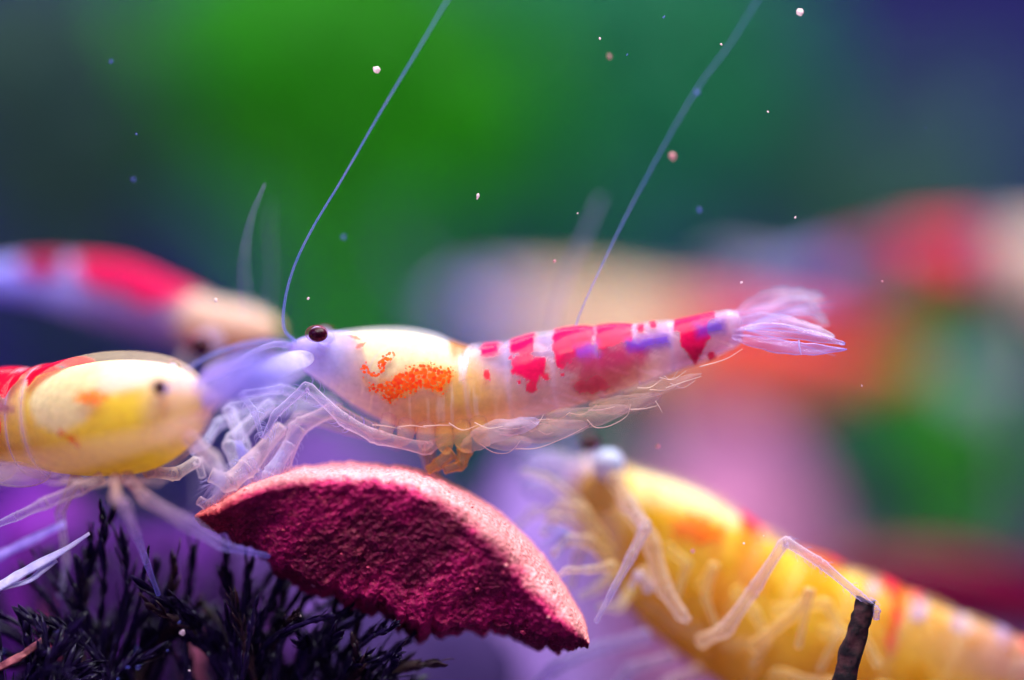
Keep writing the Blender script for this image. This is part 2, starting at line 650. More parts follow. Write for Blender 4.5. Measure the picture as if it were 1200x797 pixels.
def ball(b, c, r, sq=(1, 1, 1), n=18, m=24):
    th = np.linspace(0.02, np.pi - 0.02, n)
    ph = np.linspace(0, 2 * np.pi, m, endpoint=False)
    rows = np.stack([np.sin(th)[:, None] * np.cos(ph)[None], np.sin(th)[:, None] * np.sin(ph)[None], np.repeat(np.cos(th)[:, None], m, 1)], -1)
    return b.grid(np.asarray(c) + rows * r * np.array(sq))


def eye(parent, px, py, d, r, stalk_to, pale=False, rz=0.85):
    core = MB()
    c = P(px, py, d)
    k = r * PXMM * (DIST + d) / DIST
    if pale:
        ball(core, c, k)
        o = core.build('eye', M_EYE_SHEEN, parent)
    else:
        ball(core, c + np.array([0.06, 0.02, -0.04]) * k * 2, k * 0.86, (1, 0.95, rz))
        o = core.build('eye', M_EYE, parent)
        cor = MB()
        ball(cor, c, k, (1.05, 1, rz))
        cor.build('cornea', M_CORNEA, o)
    s = MB()
    s.tube([P(*stalk_to), (P(*stalk_to) + c) / 2, c], [k * 0.75, k * 0.62, k * 0.7], m=12)
    s.c[-1][:, :3] = LAV
    s.c[-1][:, 3] = 0.3
    s.build('eye_stalk', M_LIMB, o)
    return o


def antenna(parent, pts, r0, r1, mat=None, name='antenna'):
    b = MB()
    p = [P(*q) for q in pts]
    b.tube(p, np.linspace(r0, r1, len(p)) * PXMM, m=8, n=70)
    return b.build(name, mat or M_ANT, parent)


def setae(parent, pairs, r=0.6, mat=None, name='setae', seed=1):
    """a fringe of hairs: each given as a list of (px,py,d)"""
    b = MB()
    for pts in pairs:
        p = [P(*q) for q in pts]
        b.tube(p, np.linspace(r, r * 0.4, len(p)) * PXMM, m=5, n=max(8, 5 * len(p)))
    return b.build(name, mat or M_SETA, parent)


def hair_tuft(parent, base, tips, n, r=0.7, seed=1, spread=8, name='hair_tuft'):
    """base and tips: (px,py,d); hairs fan between"""
    rng = random.Random(seed)
    out = []
    for i in range(n):
        t = rng.random()
        k = rng.randrange(len(tips))
        tp = tips[k]
        e = (tp[0] + rng.uniform(-spread, spread), tp[1] + rng.uniform(-spread, spread), tp[2] + rng.uniform(-0.5, 0.5))
        s = (base[0] + rng.uniform(-4, 4), base[1] + rng.uniform(-4, 4), base[2] + rng.uniform(-0.2, 0.2))
        mid = ((s[0] + e[0]) / 2 + rng.uniform(-4, 4), (s[1] + e[1]) / 2 + rng.uniform(-4, 4), (s[2] + e[2]) / 2)
        out.append([s, mid, e])
    return setae(parent, out, r, M_HAIR, name)


# ------------------------------------------------------------------ the setting: gravel bed, back wall
def ground():
    nx, ny = 140, 150
    X = np.linspace(-330, 330, nx)
    Y = np.concatenate([np.linspace(-150, -40, 20), np.linspace(-38, 60, 80), np.linspace(64, 330, 50)])
    xx, yy = np.meshgrid(X, Y)
    z = 0.5 * fbm(xx / 6, yy / 6, 0.3, 4) + 1.2 * fbm(xx / 40, yy / 40, 2.2, 2)
    b = MB()
    b.grid(np.stack([xx, yy, z], -1), closed=False)
    o = b.build('ground', mat_plain('aquarium_soil', lin(70, 44, 96), 0.8, lin(24, 14, 44), 260.0, 0.8, 0.2, bdist=0.0008))
    o['kind'] = 'structure'


def back_wall():
    b = MB()
    xs = np.linspace(-420, 420, 40)
    zs = np.linspace(-4, 330, 24)
    xx, zz = np.meshgrid(xs, zs)
    b.grid(np.stack([xx, 318 + 1.5 * noise(xx / 60, zz / 60), zz], -1), closed=False)
    o = b.build('back_wall', mat_plain('back_wall_film', lin(62, 52, 150), 0.6, lin(36, 44, 92), 9.0, 0.0, 0.2))
    o['kind'] = 'structure'


ground()
back_wall()


def gravel():
    rng = np.random.default_rng(5)
    b = MB()
    # unit pebble
    th = np.linspace(0.001, np.pi - 0.001, 5)
    ph = np.linspace(0, 2 * np.pi, 7, endpoint=False)
    base = np.stack([np.sin(th)[:, None] * np.cos(ph)[None], np.sin(th)[:, None] * np.sin(ph)[None], np.repeat(np.cos(th)[:, None], 7, 1)], -1)
    pal = [lin(96, 60, 140), lin(60, 36, 100), lin(150, 80, 150), lin(180, 110, 140), lin(70, 60, 150), lin(40, 24, 60)]
    for i in range(2600):
        y = -30 + 300 * rng.random() ** 1.6
        x = rng.uniform(-1, 1) * (40 + 0.45 * (y + 30))
        r = rng.uniform(0.7, 1.9)
        s = rng.uniform(0.7, 1.25, 3) * r
        k = base * s * (1 + 0.22 * rng.standard_normal((5, 7, 1)))
        c = pal[rng.integers(len(pal))]
        b.grid(k + np.array([x, y, r * 0.35]), col=np.tile(np.r_[c, 1.0], (35, 1)))
    o = b.build('gravel', mat_tissue('gravel_stone', translucent=0.05, rough=0.6, spec=0.4, bump_s=0.5), kind='stuff', shade=False)
    o['label'] = 'small purple and pink gravel grains covering the tank bed'
    o['category'] = 'gravel'


gravel()


# ------------------------------------------------------------------ rocks behind the moss
def rock(px, py_top, d, w_px, depth, col, col2, label, seed, lean=0.0, power=0.8):
    s = (DIST + d) / DIST * PXMM
    top = P(px, py_top, d)
    n, m = 40, 60
    t = np.linspace(0, 1, n)
    a = np.linspace(0, 2 * np.pi, m, endpoint=False)
    h = top[2] + 1.5
    prof = np.maximum((1 - t ** 2.6), 0) ** power
    prof[-1] = 0.004
    rx = w_px * s / 2
    x = top[0] + lean * t[:, None] * rx + prof[:, None] * rx * np.cos(a)[None]
    y = d + prof[:, None] * depth * np.sin(a)[None]
    z = -1.5 + t[:, None] * h + 0 * x
    k = fbm(x / 5 + seed, y / 5, z / 5, 4) * 0.9
    nx_, ny_ = np.cos(a)[None] * prof[:, None], np.sin(a)[None] * prof[:, None]
    b = MB()
    b.grid(np.stack([x + nx_ * k, y + ny_ * k, z + 0.4 * k * t[:, None]], -1))
    o = b.build('rock', mat_plain('rock_' + str(seed), col, 0.85, col2, 220.0, 0.9, 0.06, bdist=0.0006))
    return tag(o, label, 'rock', 'rocks on the tank bed')


rock(40, 512, 30, 230, 7, lin(120, 44, 150), lin(66, 24, 112), 'magenta purple rock behind the moss under the yellow shrimp at the twin fibres', 3)
rock(380, 462, 62, 330, 12, lin(98, 66, 132), lin(76, 48, 112), 'lavender rock standing behind the red food wafer', 8, power=0.7)
rock(625, 520, 50, 190, 7, lin(150, 118, 184), lin(116, 84, 156), 'pale violet rock behind the wafer and the amber shrimp head', 12)
rock(846, 492, 96, 290, 9, lin(190, 122, 160), lin(156, 92, 140), 'rounded pale pink rock behind the amber shrimp back', 21, power=0.6)

rock(150, 606, 17, 470, 5, lin(72, 27, 104), lin(14, 7, 26), 'broad almost black rock behind the moss', 31, power=0.35)
rock(470, 690, 22, 330, 5, lin(62, 44, 92), lin(36, 24, 66), 'dusky violet rock below the wafer', 33, power=0.4)
for q_ in ((56, 684, 12, 50, lin(150, 56, 90), 'dull crimson pebble wedged in the moss below the split fibre'), (228, 690, 12, 34, lin(190, 100, 140), 'pale pink pebble glowing between the moss sprigs'), (150, 740, 11, 34, lin(110, 50, 160), 'blue violet pebble low among the moss stems'),
           (300, 720, 12, 40, lin(130, 66, 120), 'mauve pebble among the moss under the wafer edge'), (22, 600, 14, 60, lin(130, 40, 170), 'bright purple pebble behind the violet fibre')):
    rock(q_[0], q_[1], q_[2], q_[3], 1.6, q_[4], q_[4] * 0.5, q_[5], int(q_[0]), power=0.6)['group'] = 'pebbles wedged among the moss'

# ------------------------------------------------------------------ water plants far behind
def water_plant(name, base_px, base_d, leaves, colr, label, cat='plant', seed=1, wide=9.0, transl=0.45, group='green plants at the back of the tank'):
    rng = random.Random(seed)
    s = (DIST + base_d) / DIST * PXMM
    bx = (base_px - 600) * s
    root = empty(name, (bx, base_d, 0), label, cat, group)
    mat = mat_plain(name + '_leaf_' + str(seed), colr, 0.45, np.asarray(colr) * 0.55, 90.0, 0.2, 0.35, transl)
    smat = mat_plain(name + '_stem_' + str(seed), np.asarray(colr) * 0.7, 0.6, np.asarray(colr) * 0.4, 120.0, 0.2, 0.3)
    for (px, py, dd) in leaves:
        tip = P(px, py, base_d + dd)
        b0 = np.array([bx + rng.uniform(-3, 3), base_d + rng.uniform(-3, 3), 0.0])
        mid = b0 * 0.45 + tip * 0.55 + np.array([rng.uniform(-8, 8), rng.uniform(-5, 5), rng.uniform(6, 14)])
        ax = spline([b0, mid, tip], 30)
        t = np.linspace(0, 1, 30)
        prof = np.where(t < 0.5, 0.04, np.sin(np.pi * np.clip((t - 0.5) / 0.5, 0, 1)) ** 0.7)
        prof = np.maximum(prof, 0.06)
        tan = np.gradient(ax, axis=0)
        tan /= np.linalg.norm(tan, axis=1)[:, None]
        yaw = rng.uniform(-0.9, 0.9)
        nv = np.array([math.sin(yaw) * 0.8, -math.cos(yaw), 0.55])
        sd = np.cross(tan, nv)
        sd /= np.linalg.norm(sd, axis=1)[:, None]
        nn = np.cross(sd, tan)
        w = wide * rng.uniform(0.8, 1.2) * prof
        x = np.linspace(-1, 1, 9)
        wav = 0.12 * np.sin(t * 19 + rng.uniform(0, 6))[:, None] * np.abs(x)[None]
        top = ax[:, None] + x[None, :, None] * (w[:, None] * sd)[:, None] + (0.22 * (np.abs(x))[None, :] + wav)[..., None] * (w[:, None] * nn)[:, None]
        up_ = top + 0.12 * nn[:, None]
        dn = top - 0.12 * nn[:, None]
        b = MB()
        b.grid(np.concatenate([up_, dn[:, ::-1]], 1))
        lf = b.build('leaf', mat, root)
        v = MB()
        v.tube(ax + nn * 0.2, np.linspace(0.9, 0.25, 30), m=6, smooth=False)
        v.build('midrib', smat, lf)
    return root


rg = random.Random(11)
GREEN = lin(60, 205, 20)
TEAL = lin(50, 175, 120)
GREY_G = lin(70, 112, 104)
water_plant('broad_leaf_plant', 400, 170, [(rg.uniform(250, 540), rg.uniform(-150, 80), rg.uniform(-12, 14)) for i in range(22)], GREEN,
            'bright green broad leaved plant glowing behind the upright feeler', seed=2, wide=11)
water_plant('broad_leaf_plant', 650, 205, [(rg.uniform(560, 960), rg.uniform(-130, 130), rg.uniform(-10, 10)) for i in range(20)], TEAL,
            'teal green leafy plant behind the two slanting feelers', seed=5, wide=12)
water_plant('broad_leaf_plant', 110, 230, [(rg.uniform(-60, 230), rg.uniform(-90, 190), rg.uniform(-10, 10)) for i in range(16)], GREY_G * 1.1,
            'dim grey green plant behind the red and white shrimp', seed=7, wide=12)
water_plant('broad_leaf_plant', 1030, 235, [(rg.uniform(880, 1180), rg.uniform(110, 260), rg.uniform(-10, 10)) for i in range(12)], GREY_G * 1.7,
            'dusky green plant in front of the indigo wall', seed=9, wide=12)
water_plant('broad_leaf_plant', 1120, 130, [(rg.uniform(1060, 1180), rg.uniform(470, 560), rg.uniform(-8, 8)) for i in range(7)], GREEN * 0.7,
            'low green plant tuft above the tail of the amber shrimp', seed=13, wide=6)


# ------------------------------------------------------------------ far shrimps (out of focus)
def nearer(o, k):
    """the same measured outline at another distance"""
    if isinstance(o, tuple) and len(o) == 6:
        return (*o[:4], o[4] + k, o[5])
    if isinstance(o, tuple) and len(o) in (3, 4) and all(isinstance(q, (int, float)) for q in o):
        return (o[0], o[1], o[2] + k, *o[3:])
    if isinstance(o, (list, tuple)):
        return type(o)(nearer(q, k) for q in o)
    return o


def far_shrimp(label, stations, paint_shell, paint_flesh, eye_at, legs, feelers, tail, seed, shell_op=0.1, group='red and white shrimps', k=0.0):
    stations, legs, feelers, tail = nearer(stations, k), nearer(legs, k), nearer(feelers, k), nearer(tail, k)
    eye_at = [(a, b, c + k, r, nearer(q, k)) for a, b, c, r, q in eye_at]
    n, m = 150, 48
    rows, px, py, U, H = body_rows(stations, n, m, 1.0, ends=(0.08, 0.05))
    lo = rows.reshape(-1, 3)
    root = empty('shrimp', (lo[:, 0].mean(), lo[:, 1].mean(), 0.0), label, 'shrimp', group)
    p = Paint(px.shape, LAVW, shell_op)
    paint_shell(p, px, py, U, H)
    b = MB()
    b.grid(rows, col=p.out())
    body = b.build('body', M_SHELL, root)
    rows, px, py, U, H = body_rows(stations, n, m, 0.88, ends=(0.08, 0.05))
    p = Paint(px.shape, lin(176, 166, 236), 0.6)
    paint_flesh(p, px, py, U, H)
    b = MB()
    b.grid(rows, col=p.out())
    b.build('flesh', M_FLESH, body)
    for (x, y, d, r, st) in eye_at:
        eye(root, x, y, d, r, st)
    for lg, c0 in legs:
        limb('leg', root, lg, c0=c0, c1=LAVW, a0=0.6, a1=0.5)
    for f in feelers:
        antenna(root, f[0], f[1], f[2], M_ANT_PALE)
    for ax, w in tail:
        blade('tail_fin', root, ax, w, a0=0.4, a1=0.35, thick=0.08)
    return root


RED = lin(228, 16, 70)
CREAM = lin(252, 240, 196)
AMBER = lin(240, 176, 20)


# the shrimp behind the head of the middle one
def d_shell(p, px, py, U, H):
    p.over(pm(px, py, [(94, 280), (160, 280), (205, 300), (240, 330), (226, 352), (190, 360), (150, 345), (112, 338), (96, 320)], 5, 4), lin(206, 12, 78), 0.95)
    p.over(pm(px, py, [(30, 280), (75, 280), (78, 322), (45, 328), (32, 315)], 5, 3), lin(170, 14, 70), 0.85)


def d_flesh(p, px, py, U, H):
    p.over(sstep(90, 20, px), lin(165, 160, 245), 0.8)
    p.over(sstep(60, 170, px), lin(166, 110, 190), 0.6)
    p.over(sstep(205, 238, px), lin(214, 176, 136), 1.0)
    p.over(sstep(215, 240, px) * sstep(0.1, -0.5, H), lin(226, 160, 84), 1.0)


far_shrimp('red and white shrimp climbing behind, its cream head over the yellow shrimp',
           [(-90, 322, -90, 342, 22, 12), (-20, 308, -20, 346, 21, 18), (40, 299, 40, 358, 20, 24), (100, 300, 100, 378, 19.5, 28), (150, 306, 152, 394, 19, 32),
            (205, 328, 200, 406, 18, 36), (250, 348, 240, 412, 17, 38), (290, 356, 275, 420, 16.5, 38), (318, 370, 302, 414, 16, 28), (334, 388, 322, 404, 16, 14)],
           d_shell, d_flesh, [(233, 404, 9, 16, (246, 400, 14.5))],
           [([(250, 420, 15, 5), (262, 470, 13, 4), (230, 520, 14, 3), (235, 600, 15, 2)], PEACHW), ([(220, 415, 16, 5), (200, 460, 14, 4), (190, 560, 15, 3)], PEACHW)],
           [([(291, 372, 12), (286, 312, 9), (294, 258, 6), (310, 216, 4)], 1.6, 0.6), ([(312, 372, 13), (319, 320, 12), (316, 270, 12), (318, 236, 12)], 1.4, 0.6)],
           [([(-60, 330, 21), (-110, 318, 21), (-150, 310, 21)], 22), ([(-60, 335, 21), (-110, 345, 21), (-150, 360, 21)], 20)], 3, k=-2.0)


# the big blurred one right behind the middle shrimp
def f_shell(p, px, py, U, H):
    p.over(sstep(790, 850, px) * sstep(435, 400, py) * sstep(1075, 1040, px), lin(222, 12, 44), 0.95)


def f_flesh(p, px, py, U, H):
    p.over(sstep(500, 560, px), lin(214, 196, 255), 0.95)
    p.over(sstep(580, 650, px), lin(246, 208, 156), 1.0)
    p.over(sstep(770, 850, px), lin(236, 124, 6), 1.0)
    p.over(sstep(400, 450, py) * sstep(700, 760, px), lin(240, 138, 8), 1.0)


far_shrimp('large red backed shrimp with orange belly crossing behind the middle shrimp',
           [(512, 356, 512, 376, 60, 12), (550, 338, 550, 394, 60, 26), (610, 334, 610, 412, 59, 44), (690, 334, 690, 440, 58, 54), (770, 344, 770, 470, 57, 58), (850, 358, 850, 492, 56, 58),
            (930, 370, 930, 490, 55, 50), (1000, 384, 1000, 466, 54, 40), (1045, 400, 1045, 452, 53, 28), (1080, 418, 1080, 444, 52, 16)],
           f_shell, f_flesh, [(560, 345, 55, 13, (575, 352, 57))],
           [([(690, 450, 56, 9), (670, 530, 52, 7), (700, 640, 54, 5), (690, 790, 56, 4)], PEACHW), ([(760, 475, 56, 9), (780, 560, 52, 7), (740, 680, 54, 5), (760, 800, 56, 4)], PEACHW)],
           [([(520, 350, 58), (470, 300, 52), (465, 270, 50)], 5, 2)],
           [([(1100, 435, 52), (1150, 440, 52), (1200, 432, 52)], 26), ([(1100, 445, 52), (1145, 465, 52), (1190, 480, 52)], 24)], 4, k=14.0)


# the one at the right, head out of the frame
def e_shell(p, px, py, U, H):
    p.over(sstep(1045, 1065, px) * sstep(1150, 1132, px), lin(214, 14, 66), 0.95)
    p.over(sstep(965, 985, px) * sstep(1040, 1020, px) * sstep(335, 318, py), lin(170, 20, 90), 0.75)


def e_flesh(p, px, py, U, H):
    p.over(sstep(960, 1060, px), lin(92, 40, 110), 0.5)
    p.over(sstep(1135, 1165, px), lin(120, 76, 130), 0.6)
    p.over(sstep(1168, 1195, px), lin(236, 204, 160), 0.95)


far_shrimp('pale headed shrimp with one broad red band swimming behind the tail fan',
           [(900, 322, 900, 338, 42, 12), (950, 306, 950, 345, 42, 22), (1010, 288, 1010, 348, 42, 32), (1070, 272, 1070, 348, 42, 40), (1130, 268, 1130, 352, 42, 44), (1190, 264, 1190, 358, 42, 48),
            (1250, 264, 1250, 372, 42, 46), (1310, 285, 1310, 360, 42, 34), (1350, 310, 1350, 340, 42, 18)],
           e_shell, e_flesh, [(1310, 305, 38, 12, (1300, 312, 40))],
           [([(1200, 365, 40, 8), (1210, 430, 38, 6), (1180, 480, 38, 4), (1190, 640, 39, 3)], PEACHW), ([(1240, 370, 40, 8), (1270, 440, 38, 6), (1250, 520, 38, 4), (1255, 640, 39, 3)], PEACHW)],
           [([(1330, 315, 40), (1400, 250, 40), (1450, 150, 40)], 4, 2)],
           [([(910, 328, 42), (870, 322, 42), (830, 312, 42)], 22), ([(910, 330, 42), (872, 340, 42), (836, 346, 42)], 20)], 6, k=16.0)


# the dim red one low at the right
def h_shell(p, px, py, U, H):
    p.over(sstep(-0.8, -0.2, H), lin(112, 4, 52), 0.95)


def h_flesh(p, px, py, U, H):
    p.over(np.ones_like(px), lin(80, 8, 50), 1.0)


far_shrimp('dim crimson shrimp low behind the tail of the amber shrimp',
           [(930, 668, 930, 690, 34, 14), (980, 650, 980, 715, 34, 30), (1050, 640, 1050, 740, 34, 40), (1120, 642, 1120, 750, 34, 42), (1190, 660, 1190, 755, 34, 40), (1260, 690, 1260, 750, 34, 28), (1310, 715, 1310, 745, 34, 16)],
           h_shell, h_flesh, [(955, 668, 30, 8, (965, 674, 32))],
           [([(1040, 735, 33, 6), (1020, 800, 32, 5), (1035, 900, 33, 3)], PEACHW), ([(1100, 745, 33, 6), (1110, 820, 32, 5), (1090, 900, 33, 3)], PEACHW)],
           [([(940, 675, 33), (900, 640, 32), (880, 600, 32)], 2.5, 1.2)],
           [([(1300, 730, 34), (1340, 735, 34), (1380, 732, 34)], 20)], 7, k=6.0)


# ------------------------------------------------------------------ the middle shrimp, in focus
A_ST = [(338, 404, 340, 420, 1.6, 6), (352, 396, 354, 434, 1.7, 20), (378, 390, 382, 455, 1.9, 38), (410, 385, 413, 478, 2.1, 54), (445, 382, 447, 498, 2.3, 66), (480, 383, 482, 512, 2.4, 72),
        (512, 390, 514, 516, 2.4, 72), (540, 402, 543, 512, 2.4, 66), (566, 404, 570, 505, 2.3, 60), (600, 398, 607, 497, 2.2, 56), (645, 387, 654, 487, 2.1, 52), (697, 381, 707, 470, 2.0, 46),
        (745, 379, 752, 453, 1.9, 40), (785, 375, 790, 437, 1.8, 34), (820, 369, 826, 424, 1.7, 28), (850, 364, 856, 410, 1.7, 22), (868, 365, 872, 402, 1.7, 17)]


def a_u(px):
    xs = np.array([(s[0] + s[2]) / 2 for s in A_ST])
    return float(np.interp(px, xs, np.linspace(0, 1, len(xs))))


A_SEG = [a_u(x) for x in (548, 594, 646, 698, 745, 787)] + [1.001]


def middle_shrimp():
    n, m = 460, 150
    rows, px, py, U, H = body_rows(A_ST, n, m, 1.0, seg=A_SEG, ends=(0.03, 0.02))
    root = empty('shrimp', P(520, 545, 2.2), 'sharp cream and red shrimp with orange speckled side above the food wafer', 'shrimp', 'red and white shrimps')
    p = Paint(px.shape, LAVW, 0.08)
    # clear lavender head, milky streaks
    p.over(sstep(420, 350, px), lin(196, 182, 250), 0.2)
    p.over(sstep(0.1, 0.6, fbm(px / 34, py / 9, 3.3, 3)) * sstep(545, 600, px), lin(240, 200, 230), 0.18)
    # hind margins of the segments
    for x in (548, 594, 646, 698, 745, 787, 858):
        k = np.exp(-((px - 0.10 * (py - 400) - x) / 3.2) ** 2)
        p.over(k * 0.6, lin(232, 214, 252), 0.34)
    # bright milky seam behind the head
    p.over(el(px, py, 548, 420, 7, 26, 0.5, 0.2), lin(240, 226, 252), 0.5)
    p.over(el(px, py, 540, 404, 12, 12, 0.4, 0.3), lin(176, 120, 70), 0.5)
    # red plates on the back
    for poly in ([(566, 395), (586, 395), (585, 417), (567, 418)],
                 [(599, 390), (627, 388), (627, 411), (612, 415), (601, 412)],
                 [(601, 419), (622, 416), (640, 420), (641, 436), (634, 443), (630, 451), (622, 447), (612, 442), (604, 436)],
                 [(650, 378), (696, 375), (697, 400), (690, 406), (672, 420), (661, 432), (653, 428), (649, 410)],
                 [(698, 374), (741, 372), (740, 398), (724, 404), (704, 410), (699, 402)],
                 [(787, 364), (834, 356), (836, 372), (826, 384), (806, 392), (790, 388)],
                 [(796, 386), (826, 384), (831, 398), (822, 414), (814, 425), (806, 415), (798, 402)]):
        p.over(pm(px, py, poly, 2.0, 3.2, 5.0), lin(226, 14, 84), 0.93)
    p.over(el(px, py, 575, 440, 4, 8, 0.3, 0.5, 5), lin(232, 40, 70), 0.9)
    for cx, cy_, r in ((626, 452, 6), (641, 441, 5), (611, 446, 3), (660, 438, 3), (752, 384, 5), (765, 381, 4), (833, 418, 5)):
        p.over(el(px, py, cx, cy_, r, r, 0.3, 0.5, 4), lin(228, 30, 80), 0.9)
    # diffuse crimson lower on the flank
    p.over(pm(px, py, [(664, 412), (748, 402), (752, 428), (742, 446), (712, 458), (690, 462), (676, 446)], 10, 12, 10) * 0.85, lin(206, 30, 96), 0.55)
    p.over(el(px, py, 696, 452, 18, 9, 0.4, 0.4, 8), lin(206, 30, 92), 0.7)
    # violet bars along the gut
    p.over(pm(px, py, [(734, 400), (784, 391), (786, 403), (738, 412)], 8.0, 1.5, 8) * 0.85, lin(84, 48, 196), 0.85)
    p.over(pm(px, py, [(815, 381), (846, 376), (848, 389), (818, 394)], 8.0, 1.5, 8) * 0.85, lin(78, 44, 180), 0.85)
    p.over(pm(px, py, [(676, 408), (700, 402), (702, 416), (680, 420)], 7, 3, 6) * 0.8, lin(140, 60, 215), 0.7)
    # small red ticks by the eye
    for poly in ([(404, 393), (414, 394), (420, 398), (412, 398)], [(411, 407), (418, 402), (423, 402), (420, 406), (413, 409)]):
        p.over(pm(px, py, poly, 1.0, 1.2, 3) * 0.9, lin(238, 70, 60), 0.85)
    # speckles
    d = poly_d(px, py, [(420, 443), (435, 446), (454, 441), (470, 431), (485, 426), (497, 422), (513, 427), (526, 428), (538, 431), (536, 441), (526, 451), (520, 464), (511, 459), (497, 457), (482, 462),
                        (468, 468), (456, 475), (446, 470), (437, 462), (428, 463), (424, 452)]) + 3 * fbm(px / 7, py / 7, 0.4, 3)
    sp = sstep(-5, 9, d)
    p.over(sstep(-4, 6, d) * 0.9, lin(250, 160, 60), 0.5)
    hook = np.minimum.reduce([np.abs(np.hypot((px - 432) / 1.35, (py - 430)) - 8.5) + 30 * ((py < 428) & (px > 424)), np.abs(poly_d(px, py, [(437, 428), (446, 419), (457, 412), (459, 416), (449, 423), (439, 430)]))])
    sp = np.maximum(sp, 0.95 * sstep(5.5, 1.0, hook))
    b = MB()
    b.grid(rows, col=p.out(), spk=sp.ravel())
    body = b.build('body', M_SHELL, root)

    # what shows through the clear shell
    rows, px, py, U, H = body_rows(A_ST, 300, 110, 0.90, seg=None, ends=(0.05, 0.02))
    p = Paint(px.shape, lin(236, 198, 178), 0.55)
    p.over(sstep(430, 385, px), lin(206, 190, 246), 0.45)
    p.over(sstep(520, 380, px) * sstep(430, 470, py), lin(238, 206, 200), 0.7)
    p.over(sstep(430, 500, px) * sstep(640, 560, px) * sstep(440, 478, py), lin(244, 186, 92), 0.85)
    p.over(el(px, py, 552, 455, 30, 30, 0.6, 0.2), lin(236, 190, 70), 0.85)
    p.over(sstep(545, 600, px) * sstep(0.0, 0.6, H), lin(160, 116, 176), 0.32)
    p.over(sstep(590, 680, px) * sstep(0.6, 0.1, H), lin(236, 160, 150), 0.4)
    p.over(sstep(600, 700, px) * sstep(0.3, -0.6, H), lin(250, 196, 124), 0.42)
    p.over(sstep(640, 720, px) * sstep(0.9, 0.4, H) * sstep(-0.5, 0.1, H), lin(206, 90, 140), 0.65)
    p.over(sstep(740, 800, px), lin(206, 150, 186), 0.4)
    # cream organ under the back
    d = poly_d(px, py, [(400, 380), (450, 372), (510, 378), (534, 392), (544, 412), (541, 434), (520, 436), (490, 432), (462, 440), (440, 448), (428, 440), (424, 424), (418, 406)])
    p.over(sstep(-4, 4, d + 2 * noise(px / 14, py / 14)), lin(230, 217, 158), 1.0)
    p.over(sstep(1.6, 0.6, np.abs(np.hypot(px - 470, (py - 440) * 1.2) - 44)) * 0.4 * sstep(478, 430, px), lin(216, 196, 190), 1.0)
    p.over(np.exp(-((px - 536 + 0.2 * (py - 400)) / 4) ** 2) * sstep(430, 405, py) * 0.7, lin(190, 140, 80), 1.0)
    # pale streaks of the gills and muscle
    p.over(sstep(0.25, 0.7, fbm(px / 5.0, py / 40, 9.1, 3)) * sstep(440, 470, py) * sstep(600, 560, px) * 0.6, lin(255, 232, 190), 0.9)
    p.over(sstep(0.2, 0.7, fbm((px + py * 0.6) / 30, (py - 0.35 * px) / 5, 6.6, 3)) * sstep(600, 650, px) * 0.5, lin(255, 214, 200), 0.8)
    b = MB()
    b.grid(rows, col=p.out())
    b.build('flesh', M_FLESH, body)

    eye(root, 371, 391, -0.1, 13, (384, 398, 1.2), rz=0.78)
    eye(root, 380, 392, 4.6, 12, (388, 398, 3.4), rz=0.78)
    # rostrum and head lobes
    r_ = MB()
    r_.tube([P(450, 400, 2.2), P(398, 393, 2.0), P(362, 397, 1.8), P(330, 408, 1.7)], np.array([5, 5, 3.6, 0.8]) * PXMM, m=10, n=30)
    r_.c[-1][:] = np.r_[lin(216, 204, 250), 0.45]
    r_.build('rostrum', M_LIMB, root)
    antenna(root, [(348, 402, 1.4), (333, 385, 0.9), (334, 352, 0.5), (345, 312, 0.3), (366, 268, 0.2), (402, 208, 0.5), (448, 128, 1.4), (490, 58, 2.4), (530, -10, 3.6)], 1.9, 0.8)
    antenna(root, [(350, 404, 3.4), (300, 402, 4.2), (240, 420, 3.0), (170, 470, 6.0)], 2.6, 1.2)
    antenna(root, [(346, 406, 1.8), (320, 404, 0.5), (288, 416, -1.2), (262, 432, -2.6)], 4.5, 1.5, M_ANT_PALE, 'antennule')
    antenna(root, [(346, 412, 2.2), (318, 420, 2.0), (286, 440, 2.8), (260, 462, 3.6)], 4.5, 1.5, M_ANT_PALE, 'antennule')
    blade('antennal_scale', root, [(366, 416, 0.6), (336, 426, -2.4), (300, 440, -5.5)], 13, c0=LAVW, c1=LAV, a0=0.4, a1=0.4, edge_a=0.1)
    blade('antennal_scale', root, [(366, 424, 3.2), (330, 440, 5.4), (300, 462, 7.4)], 14, c0=LAVW, c1=LAV, a0=0.4, a1=0.4, edge_a=0.1)

    # walking legs and feeding claws
    bristles(root, [(440, 512, 0.1, 8), (405, 494, 0.0, 8), (360, 452, 0.0, 6), (322, 486, 0.1, 5), (309, 514, 0.2, 3.4)], 46, 1)
    bristles(root, [(350, 500, 1.0, 10), (330, 545, 0.7, 10), (312, 578, 0.5, 6)], 24, 2)
    bristles(root, [(330, 455, 1.4, 6), (283, 462, 0.4, 4.5), (298, 482, 0.2, 4.5), (307, 513, 0.3, 3)], 26, 3)
    bristles(root, [(290, 548, 0.6, 12), (268, 566, 0.2, 12), (246, 556, 0.1, 9)], 26, 4)
    limb('leg', root, [(526, 512, 1.6, 5), (500, 526, 0.5, 9), (440, 512, 0.1, 10), (405, 494, 0.0, 9), (360, 452, 0.0, 6.5), (322, 486, 0.1, 5.5), (309, 514, 0.2, 3.6)], PEACHW, LAV, 0.34, 0.42)
    limb('leg', root, [(470, 520, 3.4, 9), (400, 500, 2.8, 8), (352, 488, 2.4, 8), (322, 520, 2.0, 8), (308, 560, 1.4, 6), (302, 582, 1.0, 4)], PEACHW, LAVW, 0.4, 0.5)
    limb('leg', root, [(440, 505, 1.2, 10), (390, 480, 1.2, 10), (350, 500, 1.0, 12), (330, 545, 0.7, 12), (312, 578, 0.5, 7)], PEACHW, LAVW, 0.35, 0.42)
